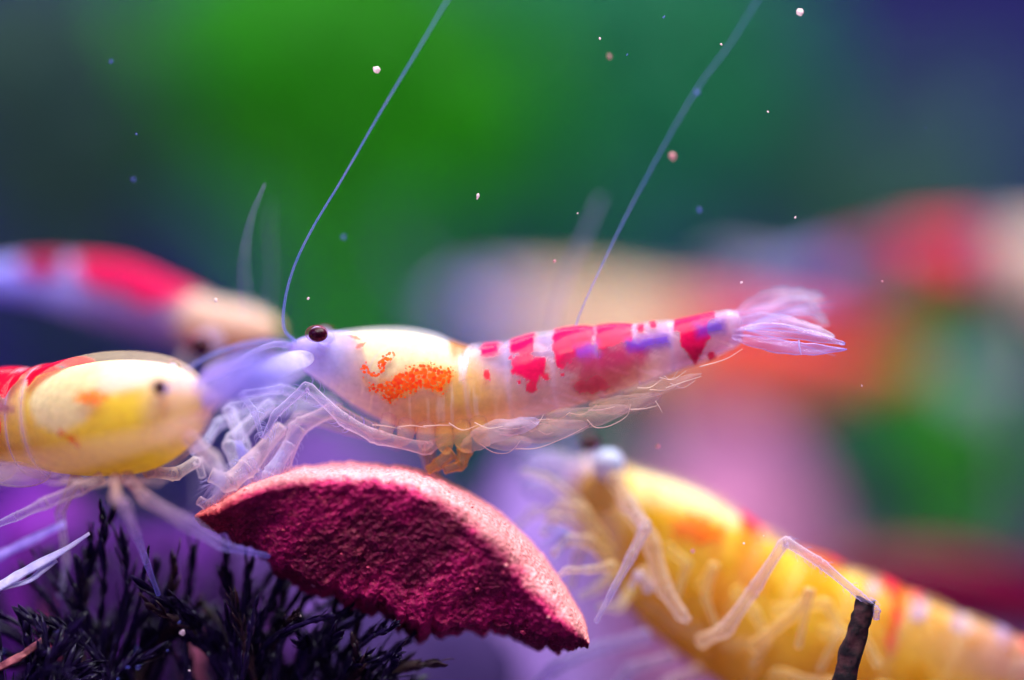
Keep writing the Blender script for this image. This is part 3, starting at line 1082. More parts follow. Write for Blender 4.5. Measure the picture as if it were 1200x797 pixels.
    limb('leg', root, [(400, 478, 1.6, 7), (330, 455, 1.4, 7), (283, 462, 0.4, 5), (298, 482, 0.2, 5), (307, 513, 0.3, 3)], LAVW, LAV, 0.3, 0.42)
    limb('leg', root, [(392, 470, 3.6, 8), (320, 462, 3.8, 8), (268, 478, 2.6, 9), (284, 520, 1.8, 10), (300, 560, 1.2, 9), (304, 584, 0.8, 5)], LAVW, LAVW, 0.35, 0.45)
    limb('leg', root, [(395, 476, 4.2, 7), (310, 480, 4.6, 7), (256, 496, 3.0, 8), (240, 520, 2.0, 8), (224, 530, 1.4, 4)], LAVW, LAV, 0.35, 0.4)
    limb('leg', root, [(530, 530, 1.2, 10), (512, 545, 1.0, 8), (500, 552, 0.9, 6)], lin(236, 190, 100), lin(226, 170, 80), 0.8, 0.7)
    limb('leg', root, [(545, 528, 1.4, 11), (540, 545, 1.2, 8), (520, 551, 1.0, 6)], lin(236, 190, 100), lin(226, 170, 80), 0.8, 0.7)
    limb('leg', root, [(500, 528, 3.2, 10), (505, 548, 3.0, 9), (515, 566, 2.6, 6)], lin(236, 190, 100), lin(226, 170, 80), 0.8, 0.7)
    limb('claw', root, [(330, 500, 1.6, 9), (290, 548, 0.6, 14), (268, 566, 0.2, 14), (246, 556, 0.1, 10)], lin(246, 222, 226), lin(240, 214, 214), 0.6, 0.55)
    limb('claw', root, [(300, 530, 2.2, 8), (262, 582, 0.8, 11), (246, 594, 0.4, 10), (232, 586, 0.2, 6)], lin(236, 216, 236), lin(230, 205, 225), 0.6, 0.55)
    limb('claw', root, [(340, 520, 0.9, 9), (318, 556, 0.4, 12), (304, 586, 0.2, 9)], LAVW, LAVW, 0.5, 0.6)
    limb('claw', root, [(318, 470, 2.6, 8), (270, 520, 1.8, 12), (282, 560, 1.0, 11), (300, 585, 0.6, 6)], LAVW, LAVW, 0.45, 0.5)
    hair_tuft(root, (330, 530, 0.8), [(304, 586, 0.2), (318, 590, 0.3), (296, 570, 0.4)], 40, 0.55, 1)
    hair_tuft(root, (280, 520, 1.4), [(296, 580, 0.6), (286, 590, 0.6), (306, 560, 0.5)], 34, 0.55, 2)
    hair_tuft(root, (262, 560, 0.2), [(236, 570, 0.0), (232, 588, 0.0), (250, 596, 0.2)], 30, 0.5, 3, 6)
    # lower edge of the head shield, base of the legs
    for k, (x, y, r, dx, dy) in enumerate(((456, 500, 9, -14, 12), (478, 505, 10, -12, 15), (500, 508, 11, -4, 18), (520, 510, 11, 4, 20), (540, 508, 11, 8, 20), (560, 504, 10, 10, 16))):
        lb = MB()
        lb.tube([P(x, y - 10, 0.9), P(x + dx * 0.3, y + dy * 0.4, 0.3), P(x + dx * 0.8, y + dy * 0.8, 0.35), P(x + dx * 1.3, y + dy, 0.6)], np.array([r * 1.1, r, r * 0.7, r * 0.25]) * PXMM, m=12)
        lb.c[-1][:] = np.r_[lin(246, 200, 104) if k > 2 else lin(246, 204, 176), 0.2]
        lb.build('leg_base', M_FIN, root)
    rng = random.Random(8)
    setae(root, [[(436 + 30 * i, 498 + 3 * math.sin(i * 1.3), -0.3), (452 + 30 * i, 500 + rng.uniform(-2, 4), -0.45), (470 + 30 * i, 499 + rng.uniform(-2, 4), -0.3)] for i in range(5)], 0.8)

    # swimmerets
    for k, (x0, y0, x1, y1, w, d) in enumerate(((552, 506, 624, 518, 11, 0.0), (590, 502, 690, 498, 14, 0.1), (640, 490, 738, 478, 13, 0.2), (690, 476, 776, 462, 11, 0.4), (730, 460, 822, 438, 8, 0.5),
                                                (570, 502, 650, 512, 14, 3.6), (620, 494, 710, 494, 13, 3.4), (700, 474, 775, 466, 11, 3.0))):
        blade('swimmeret', root, [(x0, y0, d + 0.3), ((x0 + x1) / 2, (y0 + y1) / 2 + 5, d - 0.1), (x1, y1, d)], w, c0=lin(250, 206, 150), c1=lin(250, 216, 210), a0=0.34, a1=0.2, edge_a=0.08, mat=M_FIN, wave=1.5)
    blade('swimmeret', root, [(540, 526, 0.3), (585, 504, -0.1), (632, 494, 0.1)], 13, c0=lin(250, 216, 190), c1=lin(226, 210, 245), a0=0.3, a1=0.5, edge_a=0.06, mat=M_FIN, wave=3)
    rng = random.Random(4)
    hairs = [[(562, 520, 0.1), (578, 530, 0.0), (594, 531, 0.0), (604, 524, 0.0), (609, 517, 0.1)],
             [(604, 526, 0.0), (630, 525, 0.0), (664, 512, 0.0), (694, 496, 0.1)],
             [(688, 492, 0.0), (698, 501, 0.0), (715, 499, 0.0), (734, 488, 0.1), (739, 474, 0.2)],
             [(738, 480, 0.1), (755, 479, 0.1), (772, 475, 0.2)], [(768, 470, 0.1), (773, 478, 0.1), (776, 484, 0.1)],
             [(780, 455, 0.2), (800, 448, 0.2), (822, 441, 0.3)], [(820, 430, 0.3), (850, 421, 0.4), (870, 409, 0.6)]]
    for i in range(16):
        x = rng.uniform(575, 800)
        y = np.interp(x, [575, 650, 700, 760, 800], [512, 497, 482, 456, 442]) + rng.uniform(-10, 4)
        ln = rng.uniform(14, 42)
        hairs.append([(x, y, rng.uniform(0, 1)), (x + ln * 0.5, y + rng.uniform(-2, 6), rng.uniform(-0.2, 1)), (x + ln, y - ln * 0.33 + rng.uniform(-3, 8), rng.uniform(-0.2, 1))])
    setae(root, hairs, 0.75)

    # tail fan
    blade('telson', root, [(856, 378, 1.7), (900, 374, 1.4), (945, 382, 1.0), (978, 396, 0.8)], 7, c0=lin(220, 180, 232), c1=LAVW, a0=0.5, a1=0.6, edge_a=0.2, mat=M_FIN, wave=2)
    blade('tail_fin', root, [(858, 396, 0.9), (900, 403, 0.5), (946, 410, 0.2), (993, 409, 0.2)], 8, c0=lin(214, 176, 230), c1=lin(176, 168, 250), a0=0.3, a1=0.5, edge_a=0.45, wave=2.5)
    blade('tail_fin', root, [(858, 388, 1.0), (902, 388, 0.7), (948, 392, 0.5), (990, 404, 0.4)], 9, c0=lin(226, 190, 235), c1=lin(190, 184, 252), a0=0.3, a1=0.4, edge_a=0.4, wave=2.5)
    blade('tail_fin', root, [(858, 372, 2.4), (892, 358, 3.8), (928, 347, 5.0), (962, 352, 5.8)], 11, c0=lin(220, 160, 214), c1=LAVW, a0=0.3, a1=0.5, edge_a=0.3, mat=M_FIN, wave=5)
    blade('tail_fin', root, [(858, 376, 2.2), (905, 366, 3.0), (945, 362, 3.6), (972, 380, 4.0)], 12, c0=lin(220, 160, 220), c1=LAVW, a0=0.3, a1=0.5, edge_a=0.3, mat=M_FIN, wave=5)
    rng = random.Random(12)
    for k in range(16):      # thin rays of the fan
        a = rng.uniform(-0.55, 0.32)
        ln = rng.uniform(60, 112)
        d1 = 1.2 + max(0.0, -a) * 6
        setae(root, [[(870, 386, 1.4), (870 + ln * 0.5, 386 + a * ln * 0.42, d1 * 0.8), (870 + ln, 386 + a * ln * 0.7 + 8 * (ln / 112) ** 2, d1)]], 0.8, M_HAIR, 'tail_ray')
    setae(root, [[(936, 399, -0.2), (937, 408, -0.3), (939, 416, -0.2)]], 1.4, M_HAIR)


middle_shrimp()


# ------------------------------------------------------------------ the yellow shrimp at the left, head nearer than the plane in focus
def yellow_shrimp():
    st = [(-190, 470, -190, 515, 4.0, 26), (-120, 446, -120, 532, 3.4, 42), (-50, 435, -50, 542, 2.6, 54), (0, 432, 0, 548, 2.0, 60), (45, 431, 45, 558, 1.0, 64), (85, 420, 85, 566, -0.6, 68), (125, 412, 125, 569, -2.4, 70),
          (165, 412, 165, 564, -4.2, 66), (198, 420, 196, 546, -5.8, 56), (222, 438, 219, 518, -7.0, 40), (242, 454, 238, 492, -7.8, 20), (262, 462, 261, 472, -8.2, 6)]
    st = [(*q[:4], 2.4 + (q[4] - 2.0) * 0.62, q[5]) for q in st]
    n, m = 320, 110
    xs = [(s[0] + s[2]) / 2 for s in st]
    au = lambda x: float(np.interp(x, xs, np.linspace(0, 1, len(xs))))
    rows, px, py, U, H = body_rows(st, n, m, 1.0, seg=[0, au(-120), au(-60), au(-10), au(34), au(66)], ends=(0.02, 0.04))
    root = empty('shrimp', P(130, 640, -3), 'yellow bellied shrimp with cream head and a red back, standing on dark moss', 'shrimp', 'red and white shrimps')
    p = Paint(px.shape, lin(250, 226, 196), 0.09)
    p.over(sstep(195, 245, px), lin(244, 206, 210), 0.3)
    for x in (-10, 34, 62):
        p.over(np.exp(-((px - 0.14 * (py - 440) - x) / 4) ** 2) * 0.7, lin(226, 204, 246), 0.42)
    for poly in ([(-200, 420), (-16, 420), (-8, 452), (-40, 470), (-200, 470)], [(-6, 425), (30, 425), (26, 448), (12, 458), (0, 452)], [(28, 440), (40, 425), (56, 425), (48, 446), (34, 466), (22, 462), (22, 450)],
                 [(60, 425), (96, 408), (92, 424), (80, 436), (70, 452), (62, 446)], [(19, 480), (29, 478), (33, 492), (30, 514), (20, 510), (17, 494)]):
        p.over(pm(px, py, poly, 1.4, 1.8, 7), lin(230, 14, 50), 0.95)
    p.over(el(px, py, 20, 524, 4, 3.5, 0.3, 0.3, 4), lin(234, 30, 50), 0.9)
    p.over(pm(px, py, [(-60, 466), (0, 468), (60, 476), (62, 484), (0, 480), (-60, 478)], 5, 2), lin(130, 50, 130), 0.5)
    sp = sstep(-4, 6, pm(px, py, [(138, 460), (160, 458), (172, 466), (158, 474), (140, 472)], 3, 3, 5) * 10 - 4) * 0.7
    p.over(pm(px, py, [(118, 500), (128, 508), (140, 516), (136, 524), (124, 514), (114, 506)], 3, 3, 5), lin(226, 80, 20), 0.7)
    p.over(pm(px, py, [(136, 456), (160, 456), (170, 464), (150, 474), (134, 470)], 4, 4, 6), lin(240, 130, 20), 0.75)
    b = MB()
    b.grid(rows, col=p.out(), spk=sp.ravel())
    body = b.build('body', M_SHELL, root)
    rows, px, py, U, H = body_rows(st, 220, 90, 0.86, ends=(0.02, 0.05))
    p = Paint(px.shape, lin(250, 210, 36), 0.8)
    p.over(sstep(70, 0, px) * sstep(-0.2, 0.4, H), lin(196, 120, 150), 0.8)
    p.over(sstep(490, 530, py + 0.1 * px) * sstep(70, 110, px) * sstep(235, 205, px), lin(255, 220, 0), 0.97)
    p.over(el(px, py, 176, 502, 48, 46, 0.4, 0.2), lin(255, 222, 0), 1.0)
    p.over(sstep(188, 226, px), lin(240, 204, 212), 0.2)
    d = poly_d(px, py, [(92, 408), (150, 398), (205, 410), (222, 436), (196, 450), (160, 462), (140, 492), (110, 508), (82, 496), (70, 470), (74, 436)])
    p.over(sstep(-6, 6, d), lin(234, 222, 152), 1.0)
    p.over(el(px, py, 175, 440, 34, 20, 0.5, 0.2), lin(250, 222, 190), 0.95)
    b = MB()
    b.grid(rows, col=p.out())
    b.build('flesh', M_FLESH, body)
    eye(root, 186, 453, -5.2, 10, (194, 455, -3.6), rz=1.0)
    eye(root, 204, 428, 1.2, 8, (200, 440, 0.4), rz=1.0)
    # feelers and scales reaching past the middle shrimp's head, close to the lens
    blade('antennal_scale', root, [(232, 446, -4.0), (270, 436, -9.5), (322, 424, -15)], 24, c0=lin(214, 190, 246), c1=lin(150, 150, 250), a0=0.34, a1=0.4, edge_a=0.08)
    blade('antennal_scale', root, [(240, 462, -3.6), (290, 456, -10), (350, 440, -14)], 24, c0=lin(206, 186, 246), c1=lin(160, 150, 250), a0=0.3, a1=0.36, edge_a=0.08)
    antenna(root, [(240, 440, -3.6), (280, 418, -8), (310, 410, -11), (340, 410, -12)], 7, 4, M_ANT_PALE, 'antennule')
    antenna(root, [(244, 446, -3.6), (290, 432, -8), (320, 430, -10), (345, 440, -10)], 6, 3, M_ANT_PALE, 'antennule')
    antenna(root, [(244, 482, -4.0), (190, 508, -9.5), (110, 530, -12.5), (30, 548, -12.5), (-60, 556, -11)], 6, 4, M_PE, 'antenna')
    # legs
    limb('leg', root, [(120, 560, -1.4, 9), (95, 572, -1.8, 9), (52, 590, -1.6, 8), (20, 605, -0.4, 6), (-30, 626, 0.0, 4)], lin(248, 200, 140), LAV, 0.5, 0.4)
    limb('leg', root, [(135, 560, -1.8, 8), (136, 584, -4.6, 8), (146, 592, -4.8, 8), (160, 626, -2.0, 6), (172, 660, -0.4, 4.5), (186, 698, 0.2, 3)], lin(248, 200, 140), BLUEV, 0.5, 0.42)
    limb('leg', root, [(148, 558, -1.8, 9), (170, 584, -3.6, 9), (222, 614, -4.6, 9), (262, 640, -2.2, 6.5), (316, 652, -1.4, 3)], lin(248, 200, 140), BLUEV, 0.5, 0.46)
    limb('leg', root, [(172, 552, -1.0, 9), (205, 556, 0.2, 9), (232, 540, 1.0, 8), (238, 560, 1.2, 5)], lin(248, 200, 140), LAVW, 0.5, 0.5)
    limb('leg', root, [(90, 560, 1.0, 9), (70, 600, 2.0, 7), (78, 660, 3.0, 5), (70, 700, 3.4, 3)], lin(248, 200, 140), LAV, 0.5, 0.45)
    limb('claw', root, [(222, 512, -2.8, 11), (248, 540, -4.0, 12), (262, 560, -5.0, 9), (250, 580, -4.6, 5)], lin(246, 214, 200), LAVW, 0.4, 0.45)
    blade('swimmeret', root, [(60, 552, 0.2), (20, 556, 0.6), (-40, 552, 1.4)], 16, c0=lin(250, 210, 160), c1=LAVW, a0=0.3, a1=0.25)
    blade('swimmeret', root, [(20, 546, 1.2), (-20, 552, 1.6), (-80, 550, 2.4)], 16, c0=lin(250, 210, 160), c1=LAVW, a0=0.3, a1=0.25)
    rng = random.Random(9)
    setae(root, [[(x, 560 + rng.uniform(-3, 3), -3), (x - 14, 567 + rng.uniform(-2, 4), -3.2), (x - 30, 566 + rng.uniform(-4, 6), -3)] for x in np.linspace(80, 200, 16)], 0.9)
    blade('tail_fin', root, [(-180, 490, 4), (-240, 486, 4.4), (-300, 480, 4.8)], 30, a0=0.3, a1=0.3)
    blade('tail_fin', root, [(-180, 495, 4), (-240, 510, 4.4), (-290, 530, 4.8)], 28, a0=0.3, a1=0.3)


M_PE = mat_plain('antenna_shell_peach', lin(250, 205, 180), 0.3, lin(240, 180, 170), 900.0, 0.1, 0.3, 0.5, 0.22, 0.1)
yellow_shrimp()


# ------------------------------------------------------------------ the amber shrimp at the right, a little behind
def amber_shrimp():
    st = [(664, 556, 662, 578, 8.4, 10), (678, 538, 670, 606, 8.2, 32), (704, 532, 686, 640, 8.0, 48), (745, 548, 712, 682, 7.8, 60), (795, 561, 744, 728, 7.4, 70), (842, 581, 786, 768, 7.0, 76), (888, 613, 838, 805, 6.8, 76),
          (935, 641, 890, 832, 6.6, 72), (1000, 666, 962, 846, 6.4, 66), (1062, 690, 1036, 850, 6.2, 58), (1130, 718, 1112, 850, 6.0, 48), (1200, 747, 1190, 850, 5.8, 38), (1280, 782, 1276, 850, 5.6, 26), (1330, 806, 1328, 845, 5.6, 18)]
    st = [(*q[:4], q[4] + 2.0, q[5]) for q in st]
    n, m = 320, 110
    xs = [(s[0]) for s in st]
    au = lambda x: float(np.interp(x, xs, np.linspace(0, 1, len(xs))))
    rows, px, py, U, H = body_rows(st, n, m, 1.0, seg=[au(x) for x in (888, 935, 995, 1060, 1125, 1190)] + [1.001], ends=(0.05, 0.02))
    root = empty('shrimp', P(850, 850, 6.8), 'amber yellow shrimp with red spots along its back, one leg on a twig', 'shrimp', 'red and white shrimps')
    p = Paint(px.shape, lin(250, 222, 170), 0.09)
    p.over(sstep(760, 680, px), lin(232, 206, 220), 0.35)
    # marks lie along the back: t is distance below the dorsal line
    ty = np.interp(px, [s[0] for s in st], [s[1] for s in st])
    for poly in ([(868, 590), (886, 606), (902, 624), (894, 636), (880, 626), (870, 612)], [(930, 632), (975, 650), (990, 664), (960, 664), (940, 656)], [(1030, 670), (1062, 684), (1076, 700), (1060, 712), (1044, 704), (1036, 690)],
                 [(1188, 735), (1230, 752), (1226, 772), (1192, 760)], [(1044, 704), (1058, 712), (1052, 740), (1042, 762), (1034, 750), (1038, 722)]):
        p.over(pm(px, py, poly, 4, 4, 10), lin(232, 26, 62), 0.9)
    for cx, cy_, r in ((1074, 714, 10), (1124, 730, 10), (1180, 743, 11), (1020, 690, 7)):
        p.over(el(px, py, cx, cy_, r, r, 0.6, 0.3) * 0.8, lin(176, 160, 226), 0.7)
    for x in (888, 935, 995, 1060, 1125, 1190):
        p.over(np.exp(-((px + 0.35 * (py - ty) - x - 8) / 5) ** 2) * 0.6, lin(255, 226, 170), 0.4)
    p.over(pm(px, py, [(760, 690), (800, 720), (850, 740), (900, 742), (905, 752), (845, 756), (790, 738), (752, 706)], 6, 4) * 0.7, lin(255, 226, 170), 0.5)
    p.over(sstep(0.05, 0.5, fbm(px / 22, py / 30, 7.7, 4)) * 0.7, lin(206, 136, 0), 0.4)
    p.over(pm(px, py, [(792, 606), (830, 604), (852, 616), (848, 632), (815, 634), (796, 624)], 5, 7, 8) * 0.8, lin(240, 90, 30), 0.75)
    p.over(el(px, py, 880, 660, 26, 30, 0.5, 0.5, 14) * 0.5, lin(236, 90, 60), 0.5)
    p.over(el(px, py, 842, 680, 18, 34, 0.5, 0.5, 14) * 0.5, lin(240, 110, 60), 0.5)
    b = MB()
    b.grid(rows, col=p.out())
    body = b.build('body', M_SHELL, root)
    rows, px, py, U, H = body_rows(st, 220, 90, 0.92, ends=(0.05, 0.02))
    p = Paint(px.shape, lin(250, 208, 10), 0.85)
    p.over(sstep(780, 690, px) * sstep(720, 640, py), lin(230, 196, 150), 0.45)
    p.over(sstep(0.2, -0.5, H) * sstep(720, 800, px), lin(236, 184, 0), 0.95)
    p.over(sstep(0.1, 0.5, fbm((px - py * 0.3) / 12, py / 50, 2.0, 3)) * 0.55 * sstep(700, 760, px), lin(250, 206, 50), 0.95)
    p.over(el(px, py, 990, 780, 60, 40, 0.6, 0.4, 20) * 0.6, lin(232, 168, 0), 1.0)
    p.over(sstep(940, 1060, px) * sstep(-0.2, 0.5, H) * 0.5, lin(226, 170, 90), 0.8)
    p.over(sstep(1050, 1200, px) * sstep(-0.5, 0.2, H) * 0.8, lin(190, 130, 150), 0.85)
    d = poly_d(px, py, [(744, 545), (800, 550), (850, 575), (876, 606), (860, 618), (820, 604), (780, 606), (752, 592)])
    p.over(sstep(-7, 7, d), lin(248, 232, 160), 1.0)
    p.over(pm(px, py, [(760, 596), (800, 598), (848, 612), (840, 622), (790, 614), (762, 612)], 6, 3), lin(255, 214, 20), 1.0)
    p.over(el(px, py, 705, 585, 26, 30, 0.4, 0.2), lin(232, 190, 110), 0.9)
    b = MB()
    b.grid(rows, col=p.out())
    b.build('flesh', M_FLESH, body)
    eye(root, 713, 545, 6.0, 19, (716, 562, 6.4), pale=True)  # near eye painted pale to stand for its reflecting cornea
    eye(root, 690, 520, 6.2, 12, (700, 538, 8.0), rz=0.8)
    # face lobes and feeding limbs
    fb = MB()
    ball(fb, P(702, 578, 6.6), 26 * PXMM, (0.95, 0.8, 1.05), 18, 24)
    fb.c[-1][:] = np.r_[lin(226, 186, 110), 0.75]
    fb.build('cheek', M_FLESH, root)
    blade('antennal_scale', root, [(682, 560, 7.2), (650, 548, 7.6), (615, 538, 8.4)], 22, c0=lin(230, 200, 220), c1=LAV, a0=0.3, a1=0.3)
    blade('antennal_scale', root, [(680, 580, 6.4), (648, 580, 6.0), (612, 572, 6.0)], 20, c0=lin(240, 206, 200), c1=LAV, a0=0.32, a1=0.3)
    antenna(root, [(676, 556, 8.4), (640, 530, 9), (600, 520, 10)], 4, 2, M_ANT_PALE, 'antennule')
    antenna(root, [(676, 566, 7.4), (640, 560, 7), (600, 548, 7)], 4, 2, M_ANT_PALE, 'antennule')
    antenna(root, [(684, 548, 8.0), (672, 500, 7.4), (664, 440, 6.0), (674, 384, 1.6), (702, 318, 1.4), (748, 226, 2.8), (812, 112, 4.0), (860, 45, 4.6), (905, -30, 5.2)], 1.2, 0.6)
    antenna(root, [(680, 552, 8.6), (652, 470, 10), (646, 400, 10.5), (662, 330, 11), (684, 278, 11.5), (704, 232, 12)], 2.6, 2.6, M_ANT_PALE)
    for pts in ([(860, 690, 4.8, 9), (884, 716, 4.2, 8), (900, 752, 4.2, 6), (880, 780, 4.4, 4)], [(905, 715, 5.0, 9), (968, 706, 4.2, 8), (985, 740, 4.2, 6), (960, 786, 4.4, 4)], [(820, 690, 4.8, 9), (838, 660, 4.4, 7), (826, 700, 4.2, 6), (842, 740, 4.2, 4)],
                [(960, 740, 5.0, 9), (1010, 742, 4.4, 7), (1030, 780, 4.4, 6)], [(780, 640, 4.8, 8), (806, 660, 4.4, 7), (792, 700, 4.2, 5)]):
        limb('leg', root, pts, lin(255, 216, 100), lin(255, 236, 180), 0.3, 0.36)
    for k, (pts) in enumerate(([(700, 640, 5.2, 9), (672, 612, 4.4, 9), (648, 606, 4.0, 8), (636, 626, 3.6, 6)], [(708, 650, 4.8, 9), (690, 634, 4.0, 10), (664, 632, 3.4, 9), (648, 650, 2.8, 6)],
                               [(716, 664, 4.4, 9), (716, 664, 3.4, 8), (690, 668, 2.6, 5.5), (664, 668, 2.2, 5), (650, 678, 2.0, 3)], [(706, 630, 5.2, 9), (684, 596, 4.4, 8), (656, 590, 4.6, 7), (640, 604, 4.6, 5)])):
        limb('claw', root, pts, lin(255, 222, 110), lin(250, 232, 220), 0.5, 0.55)
    for pts in ([(712, 640, 6.0, 8), (680, 590, 5.0, 7), (640, 560, 5.0, 6), (612, 552, 5.4, 4)], [(716, 650, 6.0, 8), (694, 620, 5.0, 8), (676, 650, 4.4, 8), (668, 690, 4.2, 5)], [(724, 668, 6.0, 9), (700, 690, 5.0, 8), (678, 700, 4.6, 5)],
                [(700, 610, 6.4, 9), (662, 600, 6.0, 9), (624, 600, 6.2, 7), (604, 620, 6.4, 4)], [(740, 690, 6.0, 9), (726, 712, 4.8, 8), (700, 712, 4.4, 5)]):
        limb('claw', root, pts, lin(255, 220, 110), lin(250, 236, 225), 0.5, 0.55)
    hair_tuft(root, (664, 625, 3.4), [(640, 640, 2.8), (634, 622, 3.0), (645, 660, 2.4)], 36, 0.7, 5)
    limb('leg', root, [(720, 560, 5.2, 13), (735, 590, 3.8, 12), (757, 617, 2.4, 9), (738, 655, 1.6, 7), (718, 692, 1.0, 5), (698, 730, 0.8, 3.4)], lin(250, 214, 150), LAV, 0.6, 0.42)
    limb('leg', root, [(735, 590, 5.0, 13), (762, 634, 3.8, 13), (778, 690, 3.2, 12), (800, 722, 3.0, 9), (808, 728, 3.0, 5)], lin(250, 220, 160), lin(252, 224, 214), 0.5, 0.55)
    limb('leg', root, [(752, 668, 4.6, 9), (762, 690, 3.6, 10), (748, 672, 3.4, 7), (738, 690, 3.4, 4)], lin(250, 214, 150), LAVW, 0.5, 0.5)
    limb('leg', root, [(820, 752, 4.0, 10), (850, 738, 2.8, 11), (884, 690, 1.8, 9), (920, 634, 0.6, 7.5), (962, 660, 0.2, 7), (1010, 700, 0.0, 5.5), (1027, 716, 0.0, 6), (1027, 726, 0.1, 4)], lin(252, 216, 170), lin(186, 170, 248), 0.5, 0.5, power=0.9)
    limb('leg', root, [(880, 760, 4.4, 10), (930, 720, 3.2, 8), (950, 690, 3.0, 7), (935, 760, 3.2, 5)], lin(250, 206, 120), lin(250, 216, 160), 0.5, 0.5)
    limb('leg', root, [(760, 745, 5.8, 11), (700, 760, 4.8, 10), (650, 782, 4.0, 10), (620, 812, 3.6, 9)], lin(206, 186, 236), LAV, 0.5, 0.5)
    limb('leg', root, [(790, 770, 6.2, 10), (740, 782, 5.2, 8), (700, 830, 5.0, 6)], lin(226, 186, 196), LAV, 0.5, 0.45)
    limb('leg', root, [(820, 785, 6.2, 10), (780, 800, 5.2, 8), (760, 850, 5.0, 6)], lin(236, 186, 126), LAV, 0.5, 0.45)
    bristles(root, [(920, 634, 0.6, 6), (962, 660, 0.2, 6), (1010, 700, 0.0, 5), (1027, 716, 0.0, 5)], 30, 6, 6)
    for (x, y) in ((900, 790), (960, 800), (1020, 806), (1080, 808)):
        blade('swimmeret', root, [(x, y, 4.4), (x + 36, y + 20, 4.2), (x + 84, y + 16, 4.4)], 22, c0=lin(250, 206, 110), c1=lin(250, 220, 170), a0=0.35, a1=0.25)
    blade('tail_fin', root, [(1325, 825, 5.6), (1380, 830, 5.6), (1440, 826, 5.6)], 26, a0=0.3, a1=0.3)
    blade('tail_fin', root, [(1325, 830, 5.6), (1375, 850, 5.6), (1430, 862, 5.6)], 26, a0=0.3, a1=0.3)


amber_shrimp()


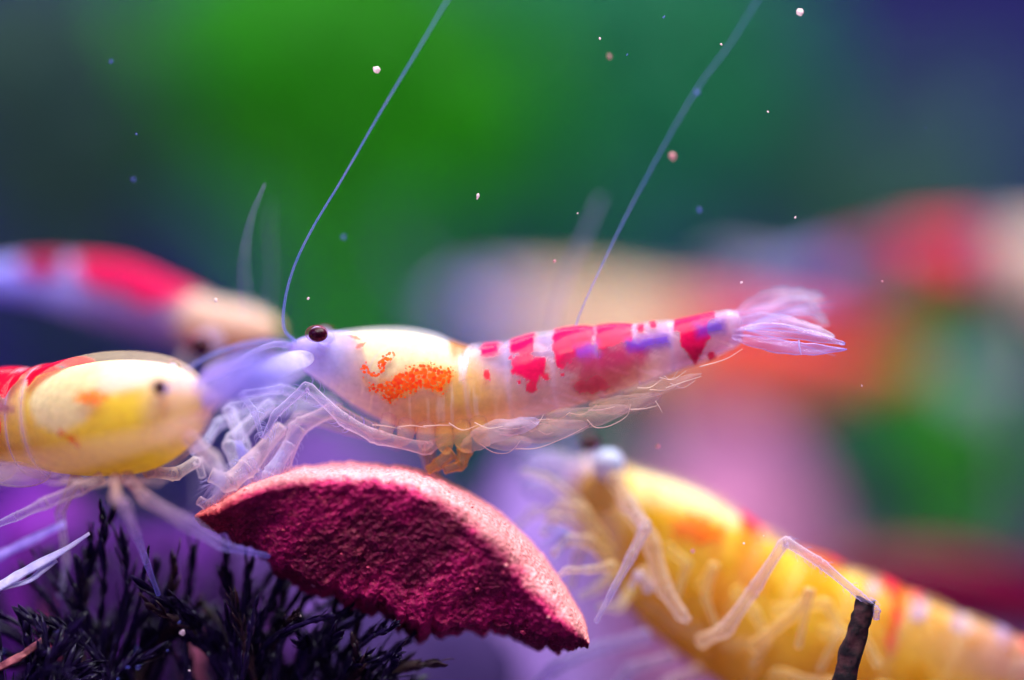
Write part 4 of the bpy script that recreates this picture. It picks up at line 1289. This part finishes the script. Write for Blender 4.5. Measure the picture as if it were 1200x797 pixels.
# ------------------------------------------------------------------ the food wafer
def wafer():
    n, mf, mr, mb = 420, 120, 60, 30
    top = spline([(228, 604), (262, 582), (310, 557), (362, 545), (420, 542), (478, 548), (530, 566), (580, 596), (628, 640), (664, 690), (684, 726), (691, 750)], n)
    bot = spline([(229, 608), (262, 622), (300, 648), (352, 684), (400, 706), (446, 722), (490, 744), (540, 738), (590, 738), (628, 752), (662, 760), (690, 757)], n)
    u = np.linspace(0, 1, n)
    rag = 8.0 * fbm(u * 40, 0.3, 1.0, 5) * np.sin(np.pi * u) ** 0.3
    bot[:, 1] += rag + 3.0
    topn = 1.6 * fbm(u * 60, 4.3, 2.0, 4) * np.sin(np.pi * u) ** 0.4
    top[:, 1] += topn
    # thickness of the lit rim seen from the front, px
    rim = np.interp(u, [0, 0.08, 0.25, 0.45, 0.6, 0.75, 0.9, 1.0], [4, 16, 24, 30, 42, 54, 44, 8])
    rows, cols = [], []
    face_red = lin(178, 16, 88)
    pale = lin(252, 156, 160)  # light from above on the rim, painted as a paler pink
    for i in range(n):
        t_, b_ = top[i], bot[i]
        v = t_ - b_
        L = np.hypot(*v)
        r = min(rim[i], 0.5 * L)
        taper = np.clip(L / 60.0, 0.12, 1.0)
        pts = []
        # front face, from the ragged lower edge to the start of the rounded rim
        dn = -0.4 * taper
        for s in np.linspace(0, 1, mf):
            q = b_ + v * s * (1 - r / L)
            bulge = 1.5 * taper * (1 - sstep(0.0, 0.14, np.array(s)))      # lower edge rolls back
            pts.append((q[0], q[1], dn + float(bulge) + taper * (0.9 - 1.9 * s), 0.0))
        q0 = b_ + v * (1 - r / L)
        q1 = t_
        for a in np.linspace(0, math.pi / 2, mr)[1:]:
            w = math.sin(a)
            q = q0 + (q1 - q0) * w
            pts.append((q[0], q[1], dn - 1.0 * taper + (1 - math.cos(a)) * 4.0 * taper, w))
        dback = dn + 3.0 * taper
        for s in np.linspace(1, 0, mb)[1:]:
            q = b_ + v * s
            pts.append((q[0], q[1], dback + 1.2 * taper * math.sin(math.pi * s), 0.5 * s))
        rows.append([P(a_, c_, d_) for a_, c_, d_, _ in pts])
        cols.append([w_ for *_, w_ in pts])
    rows = np.array(rows)
    w = np.array(cols)
    # crumbly relief, along the local normal
    du = np.gradient(rows, axis=0)
    dv = np.gradient(rows, axis=1)
    nor = np.cross(du, dv)
    nor /= np.linalg.norm(nor, axis=2)[..., None] + 1e-12
    cen = rows.mean(axis=1, keepdims=True)
    x, y, z = rows[..., 0], rows[..., 1], rows[..., 2]
    xr, zr, yr = 0.8 * x + 0.6 * z + 0.3 * y, 0.77 * z - 0.58 * x + 0.2 * y, y + 0.31 * x
    k = 0.13 * fbm(xr / 1.5, yr / 1.3, zr / 1.4, 3) + 0.06 * fbm(zr / 0.12, xr / 0.13, yr / 0.12, 4)
    pit = np.abs(noise(xr / 0.62 + 40, yr / 0.5, zr / 0.5) + 0.5 * noise(zr / 0.27, yr / 0.3, xr / 0.25))
    k -= 0.10 * sstep(0.35, 0.8, pit) * (1 - w)
    k *= np.sin(np.pi * np.clip(u, 0.004, 0.996))[:, None] ** 0.35
    k *= (1 - 0.72 * w)
    if (nor[n // 2, mf // 2] @ np.array([0, -1, 0])) < 0:
        nor = -nor
    rows = rows + nor * k[..., None]
    col = face_red[None, None] * (1 - sstep(0.1, 0.55, w + 0.16 * fbm(x / 0.7, y / 0.7, z / 0.7, 3)))[..., None] + pale[None, None] * sstep(0.1, 0.55, w + 0.16 * fbm(x / 0.7, y / 0.7, z / 0.7, 3))[..., None]  # face red passes into the painted top light of the rim
    crumb = sstep(0.35, 0.8, noise(x / 0.22, y / 0.22, z / 0.22) + 0.5 * noise(x / 0.9, y / 0.9, z / 0.9))
    col = col * (1 - 0.6 * crumb[..., None] * (1 - w)[..., None]) + 0.6 * crumb[..., None] * (1 - w)[..., None] * lin(226, 78, 110)
    blotch = sstep(-0.35, 0.5, fbm(xr / 2.6 + 3, yr / 2.6, zr / 2.0, 3))[..., None]
    col = col * (1 - (1 - w)[..., None] * (0.62 - 0.62 * blotch))
    # left tip is more orange, lightened towards the rim like the rest
    og = sstep(0.22, 0.0, u)[:, None, None] * 0.6
    col = col * (1 - og) + og * lin(226, 70, 50) * (0.6 + 0.8 * w[..., None])
    b = MB()
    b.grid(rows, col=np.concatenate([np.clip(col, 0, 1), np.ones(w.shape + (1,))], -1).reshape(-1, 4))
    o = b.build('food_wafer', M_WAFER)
    rng = random.Random(17)
    for c_ in range(46):      # loose crumbs stuck to the face, the rim and the ragged edge
        i = rng.randrange(20, n - 12)
        j = rng.choice((rng.randrange(2, 14), rng.randrange(8, mf), rng.randrange(mf - 8, mf + 40)))
        cb = MB()
        ball(cb, (0, 0, 0), rng.uniform(1.4, 3.6) * PXMM, (1, 0.8, rng.uniform(0.6, 1.0)), 7, 9)
        q = cb.v[0] / PXMM
        cb.v[0] = cb.v[0] * (1 + 0.5 * noise(q[:, 0] * 0.6 + c_ * 3.1, q[:, 1] * 0.6, q[:, 2] * 0.6))[:, None] + rows[i, j]
        cc = pale if j > mf - 8 else lin(214, 70, 104) * rng.uniform(0.4, 1.1)  # crumbs on the rim take the same painted lit tone
        cb.c[0] = np.tile(np.r_[np.clip(cc, 0, 1), 1.0], (len(q), 1))
        cb.build('crumb', M_WAFER, o)
    tag(o, 'broken crimson food wafer with rim painted pale as if lit lying across the moss', 'food')


wafer()


# ------------------------------------------------------------------ moss: dark sprigs from the bed
def sprig(parent, base, tip, bend, leaf_len, leaf_w, seed, mat, leaves=34, stem_r=3.0):
    rng = random.Random(seed)
    p0, p1 = np.array(base, float), P(*tip)
    mid = (p0 + p1) / 2 + np.array(bend)
    ax = spline([p0, mid, p1], 40)
    tan = np.gradient(ax, axis=0)
    tan /= np.linalg.norm(tan, axis=1)[:, None]
    b = MB()
    b.tube(ax, np.linspace(stem_r, stem_r * 0.35, 40) * PXMM, m=7, smooth=False)
    for i in range(leaves):
        t = 0.12 + 0.86 * (i + rng.random()) / leaves
        k = min(39, int(t * 39))
        c, tg = ax[k], tan[k]
        ang = i * 2.4 + rng.uniform(-0.4, 0.4)
        ref = np.array([0.0, 1.0, 0.0]) if abs(tg[1]) < 0.9 else np.array([1.0, 0, 0])
        e1 = np.cross(tg, ref)
        e1 /= np.linalg.norm(e1)
        e2 = np.cross(tg, e1)
        out = e1 * math.cos(ang) + e2 * math.sin(ang)
        ln = leaf_len * rng.uniform(0.5, 1.2) * (1.0 - 0.5 * t) * PXMM
        dirv = tg * 0.93 + out * rng.uniform(0.06, 0.42)
        dirv /= np.linalg.norm(dirv)
        wv = np.cross(dirv, out)
        wv /= np.linalg.norm(wv) + 1e-9
        w = leaf_w * rng.uniform(0.7, 1.1) * PXMM
        q = [c - wv * w * 0.3, c + wv * w * 0.3]
        for s, ww, cu in ((0.35, 1.0, 0.02), (0.7, 0.7, 0.0)):
            cc = c + dirv * ln * s + out * ln * cu
            q += [cc - wv * w * ww * 0.5, cc + wv * w * ww * 0.5]
        q.append(c + dirv * ln - out * ln * 0.06)
        q = np.array(q)
        nn = np.cross(dirv, wv) * 0.02
        b.add(np.vstack([q + nn, q - nn]), [(0, 1, 3, 2), (2, 3, 5, 4), (4, 5, 6), (8, 7, 9, 10), (10, 9, 11, 12), (12, 11, 13),
                                            (0, 2, 9, 7), (2, 4, 11, 9), (4, 6, 13, 11), (1, 8, 10, 3), (3, 10, 12, 5), (5, 12, 13, 6)])
    return b.build('sprig', mat, parent)


def moss_clump(name, base_px, base_d, tips, label, seed, group='dark moss clumps', base_py=None):
    rng = random.Random(seed)
    s = (DIST + base_d) / DIST * PXMM
    bx = (base_px - 600) * s
    bz = P(base_px, base_py, base_d)[2] if base_py else 0.0
    root = empty(name, (bx, base_d, bz), label, 'moss', group)
    for i, (x, y, d, kind) in enumerate(tips):
        b0 = (bx + rng.uniform(-2.0, 2.0), base_d + rng.uniform(-2.0, 2.0), bz - 0.3)
        sprig(root, b0, (x, y, d), (rng.uniform(-1, 1), rng.uniform(-0.6, 0.6), rng.uniform(0.2, 1.4)), rng.uniform(34, 70), rng.uniform(6, 12), seed * 100 + i,
              M_MOSS_TIP if kind else M_MOSS, leaves=rng.randrange(14, 26), stem_r=rng.uniform(3.0, 6.0))
    return root


rg = random.Random(3)
tips1 = [(118, 590, 1.0, 0), (108, 612, 2.0, 0), (130, 604, 2.6, 0), (205, 652, 1.5, 1), (182, 660, 3.0, 0), (228, 640, 3.0, 0), (150, 690, -1.0, 0), (86, 650, 3.5, 0), (60, 690, 0.5, 0), (30, 720, 1.0, 0), (12, 660, 4.0, 0),
         (-10, 740, -1.0, 1), (100, 720, -1.5, 0), (40, 745, 0.0, 1), (190, 720, -0.6, 0), (165, 650, 5.0, 0), (130, 660, 5.0, 0), (70, 620, 6.0, 0)]
tips2 = [(262, 640, 2.0, 0), (292, 664, 2.2, 0), (332, 676, 2.4, 0), (366, 690, 2.6, 0), (310, 700, 0.4, 0), (280, 690, 0.4, 0), (350, 705, 3.4, 0), (240, 660, 1.0, 0), (250, 740, -0.8, 1), (340, 745, -0.4, 0), (300, 668, 4.0, 0), (222, 690, 4.0, 0),
         (206, 668, 5.0, 0), (270, 650, 5.0, 0)]
tips3 = [(408, 712, 1.2, 0), (448, 733, 1.0, 0), (488, 742, 1.4, 0), (516, 776, 1.0, 1), (392, 706, 3.0, 0), (470, 760, 0.2, 0), (352, 752, 0.6, 0), (430, 770, 0.4, 0)]
rock(200, 838, 4, 620, 6, lin(26, 15, 40), lin(12, 7, 24), 'low blackish stone that carries the moss tufts', 41, power=0.3)


def fan(cx, cy_, n, a0, a1, r0, r1, d0, d1):
    return [(cx + rr * math.sin(a), cy_ - rr * math.cos(a), rg.uniform(d0, d1), rg.random() < 0.15) for a, rr in ((math.radians(a0 + (a1 - a0) * (i + rg.random()) / n), rg.uniform(r0, r1)) for i in range(n))]


moss_clump('moss_clump', 130, 3, tips1[:6] + fan(130, 850, 30, -80, 40, 110, 225, -1.5, 5), 'dark purple moss sprigs fanning out beneath the yellow shrimp', 1, base_py=850)
moss_clump('moss_clump', 285, 3, tips2[:4] + fan(285, 850, 26, -45, 50, 110, 210, -1, 5), 'tall dark moss sprigs holding up the left end of the wafer', 2, base_py=850)
moss_clump('moss_clump', 375, 2.5, tips3 + fan(375, 860, 12, -10, 68, 100, 170, -0.5, 4), 'dark moss sprigs leaning outward below the ragged wafer edge', 3, base_py=860)
moss_clump('moss_clump', 180, 11, [(rg.uniform(-60, 400), rg.uniform(620, 710), rg.uniform(8, 15), 0) for i in range(30)], 'dense dark moss standing further back behind the yellow shrimp legs', 4)
moss_clump('moss_clump', 20, 0, fan(20, 860, 16, -75, 60, 90, 150, -3, 2), 'low dark moss tangle around the rosy twig fragment', 5, base_py=860)

# ------------------------------------------------------------------ twig, fibres, specks
def twig(label, pts, r0, r1, seed, mat=None, name='twig'):
    p = spline([P(*q) for q in pts], 60)
    n, m = 60, 20
    tan = np.gradient(p, axis=0)
    tan /= np.linalg.norm(tan, axis=1)[:, None]
    s = np.cross(tan, [0.1, 1.0, 0.1])
    s /= np.linalg.norm(s, axis=1)[:, None]
    w = np.cross(tan, s)
    a = np.linspace(0, 2 * np.pi, m, endpoint=False)
    rr = np.linspace(r0, r1, n)[:, None] * PXMM * (1 + 0.24 * fbm(np.cos(a)[None] * 2.2 + seed, np.sin(a)[None] * 2.2, np.linspace(0, 8, n)[:, None], 4) + 0.10 * np.sin(a * 3 + 1)[None])
    rows = p[:, None] + rr[..., None] * (np.cos(a)[None, :, None] * s[:, None] + np.sin(a)[None, :, None] * w[:, None])
    rows[-1] += tan[-1] * (0.12 * np.sin(a * 2 + 1.0))[:, None]
    b = MB()
    b.grid(rows)
    return tag(b.build(name, mat or M_TWIG, shade=True), label, 'twig')


tw = twig('snapped dark brown twig under the foot of the amber shrimp', [(968, 1010, 1.8), (975, 900, 1.0), (990, 800, 0.5), (1004, 745, 0.25), (1016, 704, 0.15)], 17, 10.5, 2)

def fibre(label, strands, mat, cat='fibre'):
    """a torn flat fibre; strands: lists of (px,py,d,half width px)"""
    root = None
    for st in strands:
        q = spline(st, 40)
        p = np.array([P(*r[:3]) for r in q])
        hw = np.maximum(q[:, 3], 0.3) * PXMM * (1 + 0.12 * noise(np.linspace(0, 14, 40), 0.4 + st[0][0] * 0.1))
        tan = np.gradient(p, axis=0)
        tan /= np.linalg.norm(tan, axis=1)[:, None]
        sd = np.cross(tan, [0.1, -0.6, 0.8])
        sd /= np.linalg.norm(sd, axis=1)[:, None]
        nn = np.cross(sd, tan)
        a = np.linspace(0, 2 * np.pi, 12, endpoint=False)
        ridg = 1 + 0.10 * np.cos(a * 5)
        rows = p[:, None] + hw[:, None, None] * ((np.cos(a) * ridg)[None, :, None] * sd[:, None] + (0.4 * np.sin(a) * ridg)[None, :, None] * nn[:, None])
        b = MB()
        b.grid(rows)
        if root is None:
            root = tag(b.build('plant_fibre', mat), label, cat, 'pale fibres in the moss')
        else:
            b.build('strand', mat, root)
    return root


fibre('sharp white fibre split in two, poking from the moss', [[(-60, 722, 0.0, 9), (0, 687, -0.1, 8), (40, 664, -0.2, 7), (75, 645, -0.2, 4.5), (105, 625, -0.1, 2.5)], [(-20, 694, -0.1, 4), (30, 682, -0.2, 4), (50, 668, -0.2, 4.5), (66, 656, -0.1, 4)]], M_FIBRE)
fibre('soft violet fibre above the sharp split one', [[(-60, 690, -2.4, 8), (0, 652, -2.6, 8), (40, 632, -2.8, 7.5), (76, 614, -3.0, 6)]], M_FIBRE2)
tg2 = twig('short rosy twig fragment lying in the moss corner', [(-20, 790, 0.2), (0, 782, 0.0), (22, 771, -0.1), (32, 764, 0.0), (50, 752, 0.1)], 5, 4, 7, mat_plain('rosy_twig', lin(206, 120, 120), 0.6, lin(110, 50, 60), 1800.0, 0.6), 'twig_fragment')

SPECKS = [(938, 14, 0.6, 4.5, 0.7, 0), (441, 82, 0.4, 4.6, 0.72, 0), (703, 45, 0.0, 2.6, 1.3, 0), (714, 66, 2.6, 4, 1.0, 1), (845, 52, 0.1, 1.8, 1.4, 0), (735, 64, 0.0, 1.4, 2.0, 2), (778, 20, 0.2, 1.8, 1.8, 2), (900, 131, 0.0, 1.7, 1.2, 0),
          (932, 255, 0.0, 1.6, 1.3, 0), (677, 250, 0.0, 1.4, 2.0, 0), (650, 306, 0.7, 2.6, 1.7, 1), (869, 331, 0.0, 1.8, 1.0, 0), (880, 283, 0.4, 1.7, 1.0, 2), (130, 72, 1.8, 3.0, 1.0, 2), (160, 157, 0.2, 2.0, 1.2, 2), (156, 210, 2.6, 3.5, 1.0, 2),
          (253, 352, -1.0, 2.6, 1.0, 0), (361, 350, 0.2, 1.9, 1.0, 0), (872, 637, 0.0, 2.0, 1.0, 0), (895, 628, 0.2, 1.3, 1.0, 0), (812, 646, 1.6, 3.0, 1.0, 1), (820, 246, 2.6, 3.6, 1.0, 2), (403, 278, 2.8, 3.8, 1.0, 2), (1010, 452, 0.0, 1.6, 1.0, 0),
          (1085, 150, 0.1, 1.3, 1.0, 2), (1034, 330, 0.3, 1.6, 1.2, 1), (817, 108, 3.0, 5.0, 1.0, 2), (770, 523, 1.6, 4.0, 1.0, 1)]


def speck(px, py, d, r, stretch, kind, label, group, name='floating_speck'):
    rng = random.Random(int(px * 7 + py))
    b = MB()
    a = rng.uniform(0.2, 1.2)
    ball(b, (0, 0, 0), r * PXMM * (DIST + d) / DIST, (1.0 / stretch ** 0.5, 0.8, stretch ** 0.5 if stretch > 1 else 1.2), 9, 12)
    v = b.v[0]
    q = v / (r * PXMM)
    v = v * (1 + 0.5 * noise(q[:, 0] * 1.3 + px, q[:, 1] * 1.3 + py, q[:, 2] * 1.3))[:, None] * 0.8 * np.array([1.0, 1.0, rng.uniform(0.5, 1.0)])
    ca, sa = math.cos(a), math.sin(a)
    b.v[0] = np.stack([v[:, 0] * ca + v[:, 2] * sa, v[:, 1], -v[:, 0] * sa + v[:, 2] * ca], 1) + P(px, py, d)
    o = b.build(name, (M_SPECK, M_SPECK_PINK, M_SPECK_BLUE)[kind])
    return tag(o, label, 'speck', group)


KL = ('tiny white speck drifting in the water', 'faint pink speck drifting in the water', 'faint blue speck drifting in the water')
for s_ in SPECKS:
    speck(*s_, KL[s_[5]], 'specks adrift in the water')
speck(788, 183, 2.6, 6.0, 1.0, 1, 'largest round pink speck touching the slanting feeler', 'specks adrift in the water')
speck(560, 230, 0.0, 3.6, 2.6, 0, 'bright white sliver adrift in front of the green plants', 'specks adrift in the water')
MS = [(214, 741, -0.6, 4.4, 0), (210, 729, -0.4, 2.2, 2), (222, 786, -0.5, 2.4, 0), (68, 740, 2.0, 5, 2), (60, 728, 2.4, 4, 2), (150, 782, -0.8, 3, 2), (162, 782, 0.8, 4, 2), (4, 762, 2.0, 5, 2), (196, 762, -0.5, 2.2, 2), (172, 770, 1.8, 5, 1),
      (160, 762, 2.2, 5, 2), (352, 722, 0.0, 1.8, 0), (368, 686, 0.6, 3.2, 1), (138, 796, -0.4, 2.6, 2), (277, 552, 0.1, 2.0, 2)]
for x, y, d, r, k in MS:
    speck(x, y, d, r, 1.0, k, ('white glinting grain caught in the dark moss', 'pinkish glinting grain caught in the dark moss', 'blue glinting grain caught in the dark moss')[k], 'grains caught in the moss', 'moss_grain')
